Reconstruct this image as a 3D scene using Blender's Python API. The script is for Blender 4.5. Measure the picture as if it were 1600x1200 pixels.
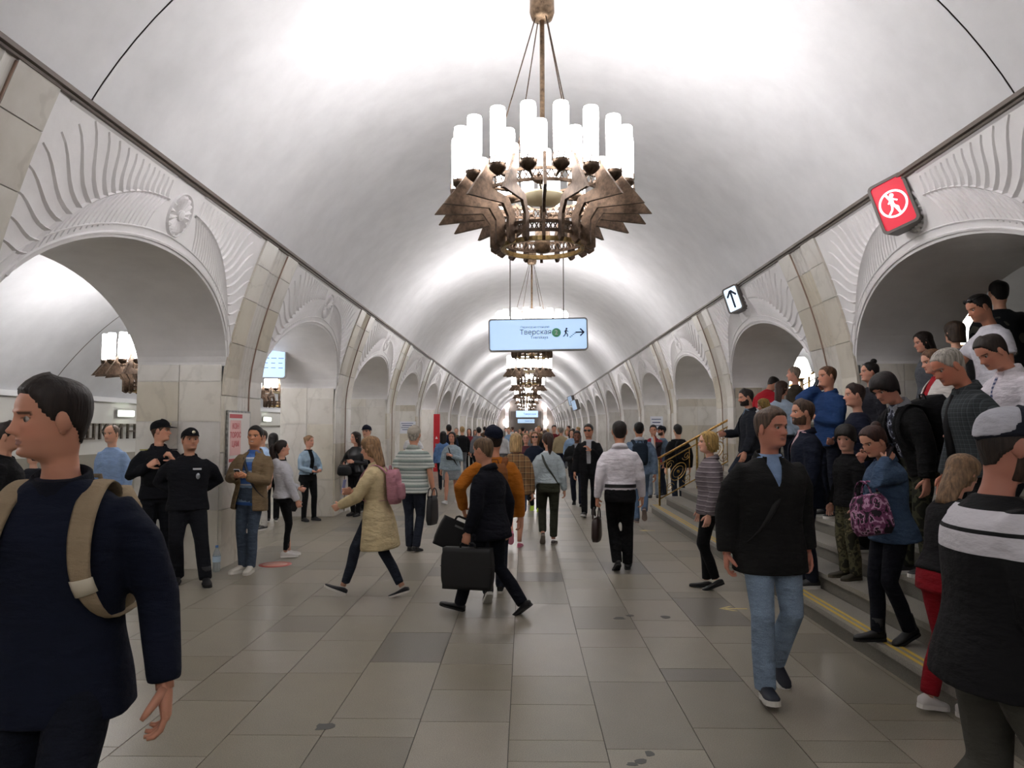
import bpy, bmesh, math, random
import numpy as np
from mathutils import Vector, Matrix
random.seed(7); np.random.seed(7)
for o in list(bpy.data.objects): bpy.data.objects.remove(o, do_unlink=True)
scene = bpy.context.scene
COL = scene.collection
R = math.radians
# ------------------------------------------------------------------ camera, world, exposure
CAM = Vector((-0.17, 0.0, 1.70)); FPX = 1150.0; VPX, VPY = 820.0, 669.0
cd = bpy.data.cameras.new('camera'); cam = bpy.data.objects.new('camera', cd); COL.objects.link(cam)
cd.sensor_width = 36.0; cd.lens = 36.0*FPX/1600.0; cd.clip_start = 0.05; cd.clip_end = 400
cam.location = CAM
cam.rotation_euler = (R(90)+math.atan((VPY-600)/FPX), 0, math.atan((VPX-800)/FPX))
scene.camera = cam
w = bpy.data.worlds.new('world'); scene.world = w; w.use_nodes = True
w.node_tree.nodes['Background'].inputs[0].default_value = (.9, .93, 1, 1)
w.node_tree.nodes['Background'].inputs[1].default_value = 0.05
vs = scene.view_settings
vs.view_transform = 'Standard'; vs.look = 'None'; vs.gamma = 1.0; vs.use_curve_mapping = False
vs.exposure = 0.12
LAMP = 15.5          # radiance of the opal lamp tubes
# ------------------------------------------------------------------ materials
MATS = {}
def srgb(c):
    if isinstance(c, str):
        c = c.lstrip('#'); c = tuple(int(c[i:i+2], 16)/255 for i in (0, 2, 4))
    return tuple((v/12.92 if v <= .04045 else ((v+.055)/1.055)**2.4) for v in c[:3])+(1.0,)
class NT:
    def __init__(s, name):
        s.m = bpy.data.materials.new(name); s.m.use_nodes = True; s.t = s.m.node_tree
        s.b = s.t.nodes['Principled BSDF']; s.tc = None
    def n(s, typ, **kw):
        nd = s.t.nodes.new(typ)
        for k, v in kw.items():
            if k in nd.inputs: nd.inputs[k].default_value = v
            else: setattr(nd, k, v)
        return nd
    def l(s, a, b): s.t.links.new(a, b)
    def obj(s, which='Object'):
        if not s.tc: s.tc = s.n('ShaderNodeTexCoord')
        return s.tc.outputs[which]
    def noise(s, scale, detail=4, rough=.55, vec=None, stretch=None):
        v = vec or s.obj()
        if stretch:
            mp = s.n('ShaderNodeMapping'); mp.inputs['Scale'].default_value = stretch; s.l(v, mp.inputs[0]); v = mp.outputs[0]
        nd = s.n('ShaderNodeTexNoise'); nd.inputs['Scale'].default_value = scale; nd.inputs['Detail'].default_value = detail
        nd.inputs['Roughness'].default_value = rough; s.l(v, nd.inputs['Vector']); return nd.outputs['Fac']
    def ramp(s, fac, stops, interp='LINEAR'):
        nd = s.n('ShaderNodeValToRGB'); cr = nd.color_ramp; cr.interpolation = interp
        while len(cr.elements) < len(stops): cr.elements.new(.5)
        for e, (p, c) in zip(cr.elements, stops): e.position = p; e.color = srgb(c)
        s.l(fac, nd.inputs[0]); return nd.outputs[0]
    def mix(s, fac, a, b, mode='MIX'):
        nd = s.n('ShaderNodeMix', data_type='RGBA', blend_type=mode)
        for i, v in ((0, fac), (6, a), (7, b)):
            if hasattr(v, 'is_linked'): s.l(v, nd.inputs[i])
            else: nd.inputs[i].default_value = v
        return nd.outputs[2]
    def bump(s, fac, strength, dist=.01):
        nd = s.n('ShaderNodeBump'); nd.inputs['Strength'].default_value = strength; nd.inputs['Distance'].default_value = dist
        s.l(fac, nd.inputs['Height']); s.l(nd.outputs[0], s.b.inputs['Normal'])
    def col(s, c):
        if hasattr(c, 'is_linked'): s.l(c, s.b.inputs['Base Color'])
        else: s.b.inputs['Base Color'].default_value = srgb(c)
    def fin(s, rough=.6, metal=0, spec=.5):
        s.b.inputs['Roughness'].default_value = rough; s.b.inputs['Metallic'].default_value = metal
        s.b.inputs['Specular IOR Level'].default_value = spec
        return s.m
def cached(f):
    def g(*a, **k):
        key = (f.__name__,)+a+tuple(sorted(k.items()))
        if key not in MATS: MATS[key] = f(*a, **k)
        return MATS[key]
    return g
@cached
def plain(c, rough=.6, metal=0.0, spec=.5):
    t = NT('plain_'+str(c).strip('#')); t.col(c); return t.fin(rough, metal, spec)
def _hex(c, k):
    c = c.lstrip('#'); v = [min(255, max(0, int(int(c[i:i+2], 16)*k))) for i in (0, 2, 4)]
    return '#%02x%02x%02x' % tuple(v)
@cached
def fabric(c, rough=.92, fine=260, wr=.5):
    t = NT('fabric_'+c.strip('#'))
    n = t.noise(9, 3, .6); t.col(t.ramp(n, [(.3, _hex(c, .94)), (.7, _hex(c, 1.05))]))
    m = t.n('ShaderNodeMath', operation='ADD'); w1 = t.noise(7, 3, .5, stretch=(1.3, 1.3, 3.2)); w2 = t.noise(fine, 1)
    k = t.n('ShaderNodeMath', operation='MULTIPLY'); k.inputs[1].default_value = .06; t.l(w2, k.inputs[0])
    t.l(w1, m.inputs[0]); t.l(k.outputs[0], m.inputs[1]); t.bump(m.outputs[0], wr, .05)
    return t.fin(rough, 0, .25)
@cached
def denim(c):
    t = NT('denim_'+c.strip('#'))
    n = t.noise(6, 4, .6); f = t.noise(300, 1)
    a = t.ramp(n, [(.3, _hex(c, .86)), (.55, c), (.75, _hex(c, 1.14))])
    t.col(t.mix(.25, a, t.ramp(f, [(.35, _hex(c, .6)), (.65, _hex(c, 1.4))])))
    w1 = t.noise(8, 3, .5, stretch=(1.3, 1.3, 3.0)); t.bump(w1, .55, .05); return t.fin(.9, 0, .2)
@cached
def stripes(cols, period, axis=2, rough=.9):
    """horizontal knit stripes: cols = ((pos, colour), ...) over one period in metres"""
    t = NT('stripes'); sx = t.n('ShaderNodeSeparateXYZ'); t.l(t.obj(), sx.inputs[0])
    d = t.n('ShaderNodeMath', operation='DIVIDE'); d.inputs[1].default_value = period; t.l(sx.outputs[axis], d.inputs[0])
    f = t.n('ShaderNodeMath', operation='FRACT'); t.l(d.outputs[0], f.inputs[0])
    t.col(t.ramp(f.outputs[0], list(cols), 'CONSTANT')); t.bump(t.noise(8, 3, stretch=(1.3, 1.3, 3)), .4, .04); return t.fin(rough, 0, .25)
@cached
def plaid(a, b, c, s=.09):
    t = NT('plaid'); sx = t.n('ShaderNodeSeparateXYZ'); t.l(t.obj(), sx.inputs[0]); out = []
    for ax in (0, 2):
        d = t.n('ShaderNodeMath', operation='DIVIDE'); d.inputs[1].default_value = s; t.l(sx.outputs[ax], d.inputs[0])
        f = t.n('ShaderNodeMath', operation='FRACT'); t.l(d.outputs[0], f.inputs[0])
        out.append(t.ramp(f.outputs[0], [(0, a), (.4, b), (.6, c), (.75, a)], 'CONSTANT'))
    t.col(t.mix(.5, out[0], out[1])); return t.fin(.9, 0, .25)
@cached
def blotch(cols, scale):
    t = NT('blotch'); t.col(t.ramp(t.noise(scale, 2, .5), list(cols), 'CONSTANT')); return t.fin(.85, 0, .3)
@cached
def skinmat():
    t = NT('skin'); a = t.n('ShaderNodeAttribute', attribute_name='Col'); t.l(a.outputs['Color'], t.b.inputs['Base Color'])
    t.b.inputs['Subsurface Weight'].default_value = .08; t.b.inputs['Subsurface Radius'].default_value = (.01, .004, .002)
    return t.fin(.5, 0, .4)
@cached
def hairmat(c):
    t = NT('hair_'+c.strip('#')); n = t.noise(60, 3, .6, stretch=(1, 1, .12))
    t.col(t.ramp(n, [(.3, _hex(c, .6)), (.7, _hex(c, 1.25))])); t.bump(n, .6, .01); return t.fin(.55, 0, .4)
@cached
def emis(c, strength):
    t = NT('glow_'+c.strip('#')); t.col(c); t.b.inputs['Emission Color'].default_value = srgb(c)
    t.b.inputs['Emission Strength'].default_value = strength; return t.fin(.4)
@cached
def plaster(c='#e9e7e6', bumpk=.12):
    t = NT('plaster'); n = t.noise(2.2, 5, .6); t.col(t.ramp(n, [(.3, _hex(c, .97)), (.7, _hex(c, 1.02))]))
    t.bump(t.noise(5, 5, .5), bumpk, .03); return t.fin(.62, 0, .35)
@cached
def marble(gen=False):
    t = NT('marble'); inf = t.n('ShaderNodeObjectInfo')
    n = t.noise(1.7, 7, .62, stretch=(1, 1, .7)); base = t.ramp(n, [(.25, '#cfccc4'), (.45, '#dedbd6'), (.6, '#e6e4e0'), (.8, '#d6d2c8')])
    tint = t.ramp(inf.outputs['Random'], [(0, '#f2efe8'), (.3, '#ffffff'), (.55, '#e6dfce'), (.8, '#f6f6f8'), (1, '#dcd5c6')])
    c = t.mix(1.0, base, tint, 'MULTIPLY')
    v = t.n('ShaderNodeTexWave', wave_type='BANDS'); v.inputs['Scale'].default_value = .9; v.inputs['Distortion'].default_value = 14
    v.inputs['Detail'].default_value = 5; v.inputs['Detail Scale'].default_value = 1.4; t.l(t.obj(), v.inputs[0])
    c = t.mix(.22, c, t.ramp(v.outputs['Fac'], [(0, '#a8a294'), (.09, '#eeebe4'), (1, '#f4f2ee')]), 'MULTIPLY')
    t.col(c); return t.fin(.3, 0, .45)
@cached
def granite(c, rough=.33):
    t = NT('granite_'+c.strip('#')); f = t.noise(170, 2, .7); n = t.noise(1.4, 5, .6)
    a = t.ramp(f, [(.32, _hex(c, .72)), (.5, c), (.68, _hex(c, 1.25))])
    t.col(t.mix(.5, a, t.ramp(n, [(.3, _hex(c, .86)), (.7, _hex(c, 1.12))])))
    rr = t.n('ShaderNodeMapRange'); rr.inputs['To Min'].default_value = rough-.07; rr.inputs['To Max'].default_value = rough+.12
    t.l(n, rr.inputs[0]); m = t.fin(rough, 0, .5); t.l(rr.outputs[0], t.b.inputs['Roughness']); return m
@cached
def metal(c, rough=.35):
    t = NT('metal_'+c.strip('#')); n = t.noise(25, 4, .6); t.col(t.ramp(n, [(.3, _hex(c, .7)), (.7, _hex(c, 1.15))])); return t.fin(rough, .9)
# ------------------------------------------------------------------ mesh building
def curve(pts, k=5, rad=None):
    P = [np.asarray(p, float) for p in pts]; out = []; rr = []
    for i in range(len(P)-1):
        a, b, c, d = P[max(i-1, 0)], P[i], P[i+1], P[min(i+2, len(P)-1)]
        for j in range(k):
            t = j/k; out.append(.5*((2*b)+(-a+c)*t+(2*a-5*b+4*c-d)*t*t+(-a+3*b-3*c+d)*t**3))
            if rad is not None: rr.append(rad[i]+(rad[i+1]-rad[i])*t)
    out.append(P[-1])
    if rad is None: return out
    rr.append(rad[-1]); return out, rr
class MB:
    def __init__(s): s.v = []; s.f = []; s.c = []; s.n = 0; s.mi = []; s.cm = 0
    def add(s, v, f, c=None):
        v = np.asarray(v, float).reshape(-1, 3); s.v.append(v)
        s.f += [tuple(i+s.n for i in q) for q in f]; s.mi += [s.cm]*len(f); s.n += len(v)
        if c is not None:
            c = np.asarray(c, float)
            s.c.append(c if c.ndim == 2 else np.tile(c, (len(v), 1)))
        return s
    def loft(s, rings, caps=True, closed=True, c=None, flip=False):
        rings = [np.asarray(r, float) for r in rings]; m = len(rings[0]); f = []
        for i in range(len(rings)-1):
            for j in range(m if closed else m-1):
                k = (j+1) % m; q = (i*m+j, i*m+k, (i+1)*m+k, (i+1)*m+j); f.append(q[::-1] if flip else q)
        if caps and closed:
            a = tuple(range(m)); b = tuple(range((len(rings)-1)*m, len(rings)*m))
            f.append(a if flip else a[::-1]); f.append(b[::-1] if flip else b)
        return s.add(np.concatenate(rings), f, c)
    def tube(s, path, rad, n=8, c=None, caps=True, squash=1.0, ref=(0, 0, 1), uref=None):
        P = [np.asarray(p, float) for p in path]; K = len(P); ref = np.asarray(ref, float); rings = []
        if np.isscalar(rad): rad = [rad]*K
        prev = None
        for i in range(K):
            t = P[min(i+1, K-1)]-P[max(i-1, 0)]; t = t/(np.linalg.norm(t)+1e-9)
            if uref is not None: u = np.asarray(uref, float); u = u-t*np.dot(u, t)
            elif prev is None:
                u = np.cross(ref, t)
                if np.linalg.norm(u) < .1: u = np.cross((1., 0, 0) if abs(t[0]) < .9 else (0, 1., 0), t)
            else: u = prev-t*np.dot(prev, t)
            u = u/np.linalg.norm(u); prev = u; v = np.cross(t, u)
            a = np.arange(n)*2*math.pi/n
            rings.append(P[i]+rad[i]*(np.outer(np.cos(a), u)+squash*np.outer(np.sin(a), v)))
        return s.loft(rings, caps, True, c)
    def box(s, c, d, M=None, col=None, bev=0):
        x, y, z = [q/2 for q in d]; c = np.asarray(c, float)
        v = np.array([(a, b, e) for a in (-x, x) for b in (-y, y) for e in (-z, z)])
        if M is not None: v = v @ np.asarray(M).T
        return s.add(v+c, [(0, 1, 3, 2), (4, 6, 7, 5), (0, 4, 5, 1), (2, 3, 7, 6), (0, 2, 6, 4), (1, 5, 7, 3)], col)
    def prism(s, pts, M, t0, t1, c=None):
        """2-D outline extruded: M maps (u, v, w) to 3-D"""
        pts = list(pts); k = len(pts)
        v = [M(p[0], p[1], t0) for p in pts]+[M(p[0], p[1], t1) for p in pts]
        f = [tuple(range(k))[::-1], tuple(range(k, 2*k))]+[(i, (i+1) % k, k+(i+1) % k, k+i) for i in range(k)]
        return s.add(v, f, c)
    def ell(s, c, r, nu=14, nv=9, col=None, M=None):
        c = np.asarray(c, float); rings = []
        for j in range(nv+1):
            ph = -math.pi/2+math.pi*min(max(j/nv, .02), .98); a = np.arange(nu)*2*math.pi/nu
            q = np.stack([r[0]*math.cos(ph)*np.cos(a), r[1]*math.cos(ph)*np.sin(a), np.full(nu, r[2]*math.sin(ph))], 1)
            if M is not None: q = q @ np.asarray(M).T
            rings.append(q+c)
        return s.loft(rings, True, True, col)
    def lathe(s, prof, c=(0, 0, 0), n=20, col=None, caps=True):
        a = np.arange(n)*2*math.pi/n
        return s.loft([np.stack([r*np.cos(a), r*np.sin(a), np.full(n, z)], 1)+np.asarray(c) for r, z in prof], caps, True, col)
    def mesh(s, name, smooth=True):
        me = bpy.data.meshes.new(name); V = np.concatenate(s.v)
        me.from_pydata(V.tolist(), [], s.f)
        if s.c:
            a = me.color_attributes.new('Col', 'FLOAT_COLOR', 'POINT'); C = np.concatenate(s.c)
            C = np.concatenate([C[:, :3], np.ones((len(C), 1))], 1); a.data.foreach_set('color', C.astype(np.float32).ravel())
        if any(s.mi): me.polygons.foreach_set('material_index', s.mi)
        me.polygons.foreach_set('use_smooth', [bool(smooth)]*len(me.polygons)); me.update(); return me
def ob(name, data, mat=None, parent=None, loc=None, smooth=True):
    if isinstance(data, MB): data = data.mesh(name, smooth)
    o = bpy.data.objects.new(name, data); COL.objects.link(o)
    if mat is not None and data is not None and len(data.materials) == 0:
        for m in (mat if isinstance(mat, (list, tuple)) else [mat]): data.materials.append(m)
    if parent is not None: o.parent = parent
    if loc is not None: o.location = loc
    return o
def tag(o, label=None, cat=None, group=None, kind=None):
    for k, v in (('label', label), ('category', cat), ('group', group), ('kind', kind)):
        if v: o[k] = v
    return o
def empty(name, loc=(0, 0, 0), rz=0):
    o = bpy.data.objects.new(name, None); COL.objects.link(o); o.location = loc; o.rotation_euler = (0, 0, rz); o.empty_display_size = .1; return o
def kids(o): return [c for c in COL.objects if c.parent == o]
def copy_tree(o, parent=None, ch=None):
    c = o.copy(); COL.objects.link(c); c.parent = parent
    for k in (ch[o] if ch else kids(o)): copy_tree(k, c, ch)
    return c
BAKE = []          # (object, callback) : modifiers and text turned into plain meshes in one go
def text(name, body, size, mat, parent, M, ext=.002, align='CENTER', spacing=1.0):
    cu = bpy.data.curves.new(name, 'FONT'); cu.body = body; cu.size = size; cu.extrude = ext; cu.align_x = align; cu.align_y = 'CENTER'; cu.space_character = spacing
    cu.resolution_u = 3; cu.materials.append(mat)
    o = bpy.data.objects.new(name, cu); COL.objects.link(o); o.parent = parent; o.matrix_basis = M
    BAKE.append((o, None)); return o
def frame_of(origin, xdir, ydir):
    x = Vector(xdir).normalized(); y = Vector(ydir).normalized(); z = x.cross(y)
    M = Matrix.Identity(4)
    for i in range(3): M[i][0] = x[i]; M[i][1] = y[i]; M[i][2] = z[i]; M[i][3] = origin[i]
    return M
# ------------------------------------------------------------------ the hall: measures
PITCH, PIL, Y1 = 5.31, 1.25, 8.93
OPEN = PITCH-PIL
HB, HC, HA, ZC, ZS, ZA = 3.87, 3.36, 4.92, 4.06, 2.46, 3.40      # half widths (base, cornice, aisle side), heights (cornice, springing, arch crown)
K0, K1 = -3, 18
YB, YE = Y1+PITCH*(K0-1), Y1+PITCH*(K1-1)+PIL
def pil_y(k): return Y1+PITCH*(k-1)
def prof(h): return HB-(HB-HC)*(max(0., h-2.2)/(ZC-2.2))**1.5
def arch(d):
    u = min(1., abs(d)/(OPEN/2)); return ZS+(ZA-ZS)*(1-u**2.15)**.62
def face(side, y, h, off=0.0): return (side*(prof(h)-off), y, h)
# ------------------------------------------------------------------ ceiling vault
VR = 3.87; VC = math.sqrt(VR**2-HC**2)          # radius of the segmental vault
def vault(x): return ZC+math.sqrt(VR**2-x*x)-VC
M_PL = plaster('#ececef'); M_PLW = plaster('#f1eff0'); M_MAR = marble(); M_DARK = plain('#4a4038', .6)
seamY = [5.2+2*PITCH*k for k in range(-1, 9)]
def vault_mesh(y0, y1, ny=2):
    mb = MB(); a0 = math.asin(HC/VR); rings = []
    for y in np.linspace(y0, y1, ny):
        rings.append([(VR*math.sin(t), y, ZC-VC+VR*math.cos(t)) for t in np.linspace(-a0, a0, 41)])
    mb.loft(rings, False, False); rings2 = [[(x*1.03, y, z+.15) for x, y, z in r] for r in rings]
    mb.loft(rings2, False, False, flip=True); return mb
ceil_ = ob('ceiling', vault_mesh(YB-.3, YB-.29), M_PL); tag(ceil_, 'white plastered barrel vault over the central hall', 'ceiling', kind='structure')
edges = [YB-.3]+[s for s in seamY if s > YB]+[YE+.3]
for a, b in zip(edges[:-1], edges[1:]): ob('vault_panel', vault_mesh(a+.008, b-.008, 6), M_PL, ceil_)
for y in edges[1:-1]:      # recessed dark expansion joints
    mb = MB(); a0 = math.asin(HC/VR)
    mb.loft([[((VR+.012)*math.sin(t), yy, ZC-VC+(VR+.012)*math.cos(t)) for t in np.linspace(-a0, a0, 41)] for yy in (y-.02, y+.02)], False, False)
    ob('vault_joint', mb, M_DARK, ceil_)
# ------------------------------------------------------------------ arcade walls
def wall_mesh(side):
    mb = MB(); zs_n = 9
    def quadgrid(cols, flip):   # cols: list of vertex columns
        mb.loft(cols, False, False, flip=flip)
    for k in range(K0, K1+1):
        y0 = pil_y(k); y1 = y0+PIL; yc = y1+OPEN/2; y2 = y1+OPEN
        mb.cm = 1               # pillar: hall side up to the cornice, two cheeks, aisle side
        zz = list(np.linspace(0, 2.2, 3))+list(np.linspace(2.2, ZC, 8)[1:])
        quadgrid([[face(side, y, h, -.012) for h in zz] for y in np.linspace(y0, y1, 4)], side < 0)
        for y, fl in ((y0, side < 0), (y1, side > 0)):
            quadgrid([[(side*x, y, 0), (side*x, y, ZS+.03)] for x in np.linspace(HB+.012, HA, 3)], fl)
        quadgrid([[(side*HA, y, 0), (side*HA, y, 3.75)] for y in (y0, y1)], side > 0)
        if k == K1: break
        mb.cm = 0               # spandrel with arch, soffit, aisle face
        ds = [OPEN/2*math.sin(t) for t in np.linspace(-math.pi/2, math.pi/2, 37)]
        quadgrid([[face(side, yc+d, arch(d)+(ZC-arch(d))*t) for t in np.linspace(0, 1, zs_n)] for d in ds], side < 0)
        quadgrid([[(side*(prof(arch(d))+(HA-prof(arch(d)))*t), yc+d, arch(d)) for t in np.linspace(0, 1, 4)] for d in ds], side > 0)
        quadgrid([[(side*HA, yc+d, arch(d)+(3.75-arch(d))*t) for t in (0, 1)] for d in ds], side > 0)
        # raised moulding following the arch
        for off, r in ((.045, .016), (.13, .009)):
            path = [face(side, yc+d*(1+off/2.2), min(arch(d)+off*max(.25, 1-abs(d)/OPEN), ZC), .004) for d in ds]
            mb.tube(path, r, 5, ref=(1, 0, 0))
    return mb
def slab_piece(side, ya, yb, ha, hb, flutes=0):
    """one marble facing slab of a pillar's hall side, y measured from the pillar's near edge, curved with the wall"""
    mb = MB(); g = .004; hs = np.linspace(ha+g, hb-g, 4 if hb > 2.2 else 2); ys = [ya+g, yb-g]
    pro = .012 if flutes else .026
    if flutes: ys = list(np.linspace(ya+g, yb-g, flutes*6+1))
    def off(y): return pro-(.014*abs(math.sin(math.pi*flutes*(y-ya)/(yb-ya))) if flutes else 0)
    front = [[face(side, y, h, off(y)) for h in hs] for y in ys]
    mb.loft(front, False, False, flip=side < 0)
    back = lambda y: [face(side, y, h, -.012) for h in hs]
    mb.loft([back(ys[0]), front[0]], False, False, flip=side < 0); mb.loft([front[-1], back(ys[-1])], False, False, flip=side < 0)
    for i, fl in ((0, side > 0), (-1, side < 0)):
        mb.loft([[face(side, y, hs[i], off(y)), face(side, y, hs[i], -.012)] for y in ys], False, False, flip=fl)
    return mb
def cheek_piece(side, xa, xb, ha, hb, s):
    mb = MB(); mb.box((side*(xa+xb)/2, s*.005, (ha+hb)/2), (xb-xa-.008, .014, hb-ha-.008)); return mb
HROWS = [0, .71, 1.40, 2.10, 2.75, 3.30, 3.72, ZC]; CROWS = [0, .71, 1.78, 2.27, ZS+.02]
def pmap(side, yc):
    return lambda d, h, off: face(side, yc+d, h, off)
def ridge(mb, pts, widths, hgt, mp):
    """tapered raised leaf rib along pts in (d, h)"""
    K = len(pts); L = []; Rr = []; T = []
    for i in range(K):
        a = np.array(pts[max(i-1, 0)]); b = np.array(pts[min(i+1, K-1)]); t = (b-a)/(np.linalg.norm(b-a)+1e-9); nrm = np.array((-t[1], t[0]))
        p = np.array(pts[i]); w_ = widths[i]
        L.append(mp(*(p+nrm*w_), -.002)); Rr.append(mp(*(p-nrm*w_), -.002)); T.append(mp(*p, hgt*(w_/max(widths))+.001))
    mb.loft([L, T, Rr], False, False)
def stem_pt(t, sgn):   # t 0 at the rosette, 1 at the foot of the frond
    d = .27+1.62*t; return np.array((sgn*d, arch(min(d, OPEN/2-.02))+.40*(1-t**2.6)+.02))
def frond_mesh(side, sgn):
    mb = MB(); mp = pmap(side, 0.0); lim = ZC-.09
    ridge(mb, [stem_pt(t, sgn) for t in np.linspace(0, 1, 24)], [.016]*24, .022, mp)
    for i in range(19):        # upper leaflets
        t = .03+.90*(i/18); p = stem_pt(t, sgn); ang = R(82-88*max(0, (t-.25)/.75)**1.2); dr = np.array((sgn*math.cos(ang), math.sin(ang)))
        L = min(.62, (lim-p[1])/max(.15, math.sin(ang)), (OPEN/2+.02-abs(p[0]))/max(.12, math.cos(ang))); L = max(L, .10)
        nr = np.array((dr[1]*sgn, -dr[0]*sgn)); q = []
        for s in np.linspace(0, 1, 8): q.append(p+dr*L*s+nr*(.06*L*math.sin(2.0*math.pi*s*.8+.3)-.018*L))
        ridge(mb, q, [.017*(1-.7*s)+.003 for s in np.linspace(0, 1, 8)], .026, mp)
    for i in range(24):        # lower leaflets down to the arch moulding
        t = .02+.84*(i/23); p = stem_pt(t, sgn); e_d = min(abs(p[0])+.16+.1*t, OPEN/2-.03); e = np.array((sgn*e_d, arch(e_d)+.13*(1-.7*t)))
        if e[1] > p[1]-.03: continue
        q = [p+(e-p)*s+np.array((sgn*.03*math.sin(math.pi*s), 0)) for s in np.linspace(0, 1, 6)]
        ridge(mb, q, [.011*(1-.5*s) for s in np.linspace(0, 1, 6)], .014, mp)
    ridge(mb, [(sgn*d, lim+.045) for d in np.linspace(.3, OPEN/2-.15, 6)], [.014]*6, .018, mp)
    return mb
def rosette_mesh(side):
    mb = MB(); mp = pmap(side, 0.0); hc = 3.735; r0 = .185
    for i in range(16):
        a = 2*math.pi*i/16; q = [(math.cos(a)*r, hc+math.sin(a)*r) for r in np.linspace(.05, r0, 6)]
        ridge(mb, q, [.012, .018, .024, .03, .03, .012], .032, mp)
    ridge(mb, [(math.cos(a)*(r0+.012), hc+math.sin(a)*(r0+.012)) for a in np.linspace(0, 2*math.pi, 33)], [.012]*33, .022, mp)
    rg = [[mp(math.cos(a)*r, hc+math.sin(a)*r, o) for a in np.arange(16)*math.pi/8] for r, o in ((.055, 0), (.05, .03), (.03, .042), (.006, .046))]
    mb.loft(rg, True, True); return mb
for side, nm in ((-1, 'left'), (1, 'right')):
    wl = ob('wall_'+nm, wall_mesh(side), [M_PLW, M_MAR], smooth=False)
    tag(wl, 'arcade of marble pillars and white plaster arches along the %s side of the hall' % nm, 'wall', kind='structure')
    # marble slabs one by one on the pillars near the camera
    hs_meshes = []; cols = [(0, .42, 0), (.42, .83, 4), (.83, PIL, 0)]
    for ya, yb, fl in cols:
        for ha, hb in zip(HROWS[:-1], HROWS[1:]):
            hs_meshes.append(slab_piece(side, ya, yb, ha, hb, fl).mesh('marble_slab', False))
    ck_meshes = []
    for xa, xb in ((HB+.012, 4.4), (4.4, HA)):
        for ha, hb in zip(CROWS[:-1], CROWS[1:]): ck_meshes.append(cheek_piece(side, xa, xb, ha, hb, -1).mesh('marble_slab', False))
    for k in range(0, 5):
        for me in hs_meshes: ob('marble_slab', me, M_MAR, wl, (0, pil_y(k), 0))
        for me in ck_meshes: ob('marble_slab', me, M_MAR, wl, (0, pil_y(k), 0))
    mb = MB(); mb.tube([face(side, .83, h, .012) for h in np.linspace(.02, ZC-.05, 14)], .011, 6, ref=(0, 1, 0)); jm = mb.mesh('brown_joint'); jm.materials.append(plain('#8d7363', .5))
    for k in range(0, 7): ob('brown_joint', jm, None, wl, (0, pil_y(k), 0))
    fr = [frond_mesh(side, s).mesh('palm_frond', False) for s in (-1, 1)]; rs = rosette_mesh(side).mesh('rosette', False)
    for k in range(-1, 9):
        yc = pil_y(k)+PIL+OPEN/2
        for me in fr: ob('palm_frond', me, M_PLW, wl, (0, yc, 0))
        ob('rosette', rs, M_PLW, wl, (0, yc, 0))
    mb = MB()                   # brown cornice ledge
    for x, z, dx, dz in ((HC-.02, ZC+.0, .06, .035), (HC-.005, ZC-.03, .03, .02)):
        mb.box((side*x, (YB+YE)/2, z), (dx, YE-YB, dz))
    tr = ob('trim_%d' % (1 if side < 0 else 2), mb, plain('#6b6058', .5), smooth=False); tag(tr, 'thin brown cornice ledge above the %s arcade' % nm, 'cornice', kind='structure')
    # side aisle: vault, track wall
    mb = MB(); P = []
    for t in np.linspace(0, 1, 25):
        a = math.pi*(1-t); x = (HA+9.3)/2-((9.3-HA)/2)*(-math.cos(a))*-1
        P.append((HA+(9.3-HA)*t, 3.7*(1-t)+2.3*t+1.25*math.sin(math.pi*t)**.8))
    for y0, y1 in zip([YB]+list(np.arange(3.2, YE, 2*PITCH)), list(np.arange(3.2, YE, 2*PITCH))+[YE]):
        mb.loft([[(side*x, y, z) for x, z in P] for y in (y0+.012, y1-.012)], False, False, flip=side > 0)
    mb.cm = 1; mb.loft([[(side*x, y, z+.03) for x, z in P] for y in (YB, YE)], False, False)
    av = ob('ceiling_aisle_'+nm, mb, [plaster('#dcdde0'), M_DARK]); tag(av, 'white vault over the %s platform aisle' % nm, 'ceiling', kind='structure')
    mb = MB(); mb.box((side*9.45, (YB+YE)/2, .75), (.3, YE-YB, 3.7)); tw = ob('wall_track_'+nm, mb, plain('#c9c8c2', .35), smooth=False)
    tag(tw, 'pale marble wall across the track behind the %s aisle' % nm, 'wall', kind='structure')
    mb = MB(); mb.box((side*9.27, (YB+YE)/2, 2.32), (.16, YE-YB, .10)); ob('ledge', mb, plain('#dedfe0', .5), tw, smooth=False)
    mb = MB(); mb.box((side*9.29, (YB+YE)/2, 1.78), (.05, YE-YB, .05)); mb.box((side*9.29, (YB+YE)/2, .6), (.05, YE-YB, 1.1)); ob('stone_band', mb, plain('#8d887c', .4), tw, smooth=False)
    mb = MB(); mb.box((side*8.4, (YB+YE)/2, -1.15), (1.9, YE-YB, .1)); mb.box((side*7.5, (YB+YE)/2, -.62), (.1, YE-YB, 1.16))
    tb = ob('floor_track_'+nm, mb, plain('#3a3835', .8), smooth=False); tag(tb, 'dark track bed beside the %s platform' % nm, 'floor', kind='structure')
    for y, nm2 in ((YB-.15, 'back'), (YE+.15, 'far')):
        mb = MB(); mb.box((side*7.1, y, 2.0), (4.5, .2, 6.4)); e = ob('wall_aisle_%s_%s' % (nm, nm2), mb, plain('#a9a69e', .6), smooth=False)
        tag(e, 'plain end wall closing the %s aisle at its %s end' % (nm, nm2), 'wall', kind='structure')
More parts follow.
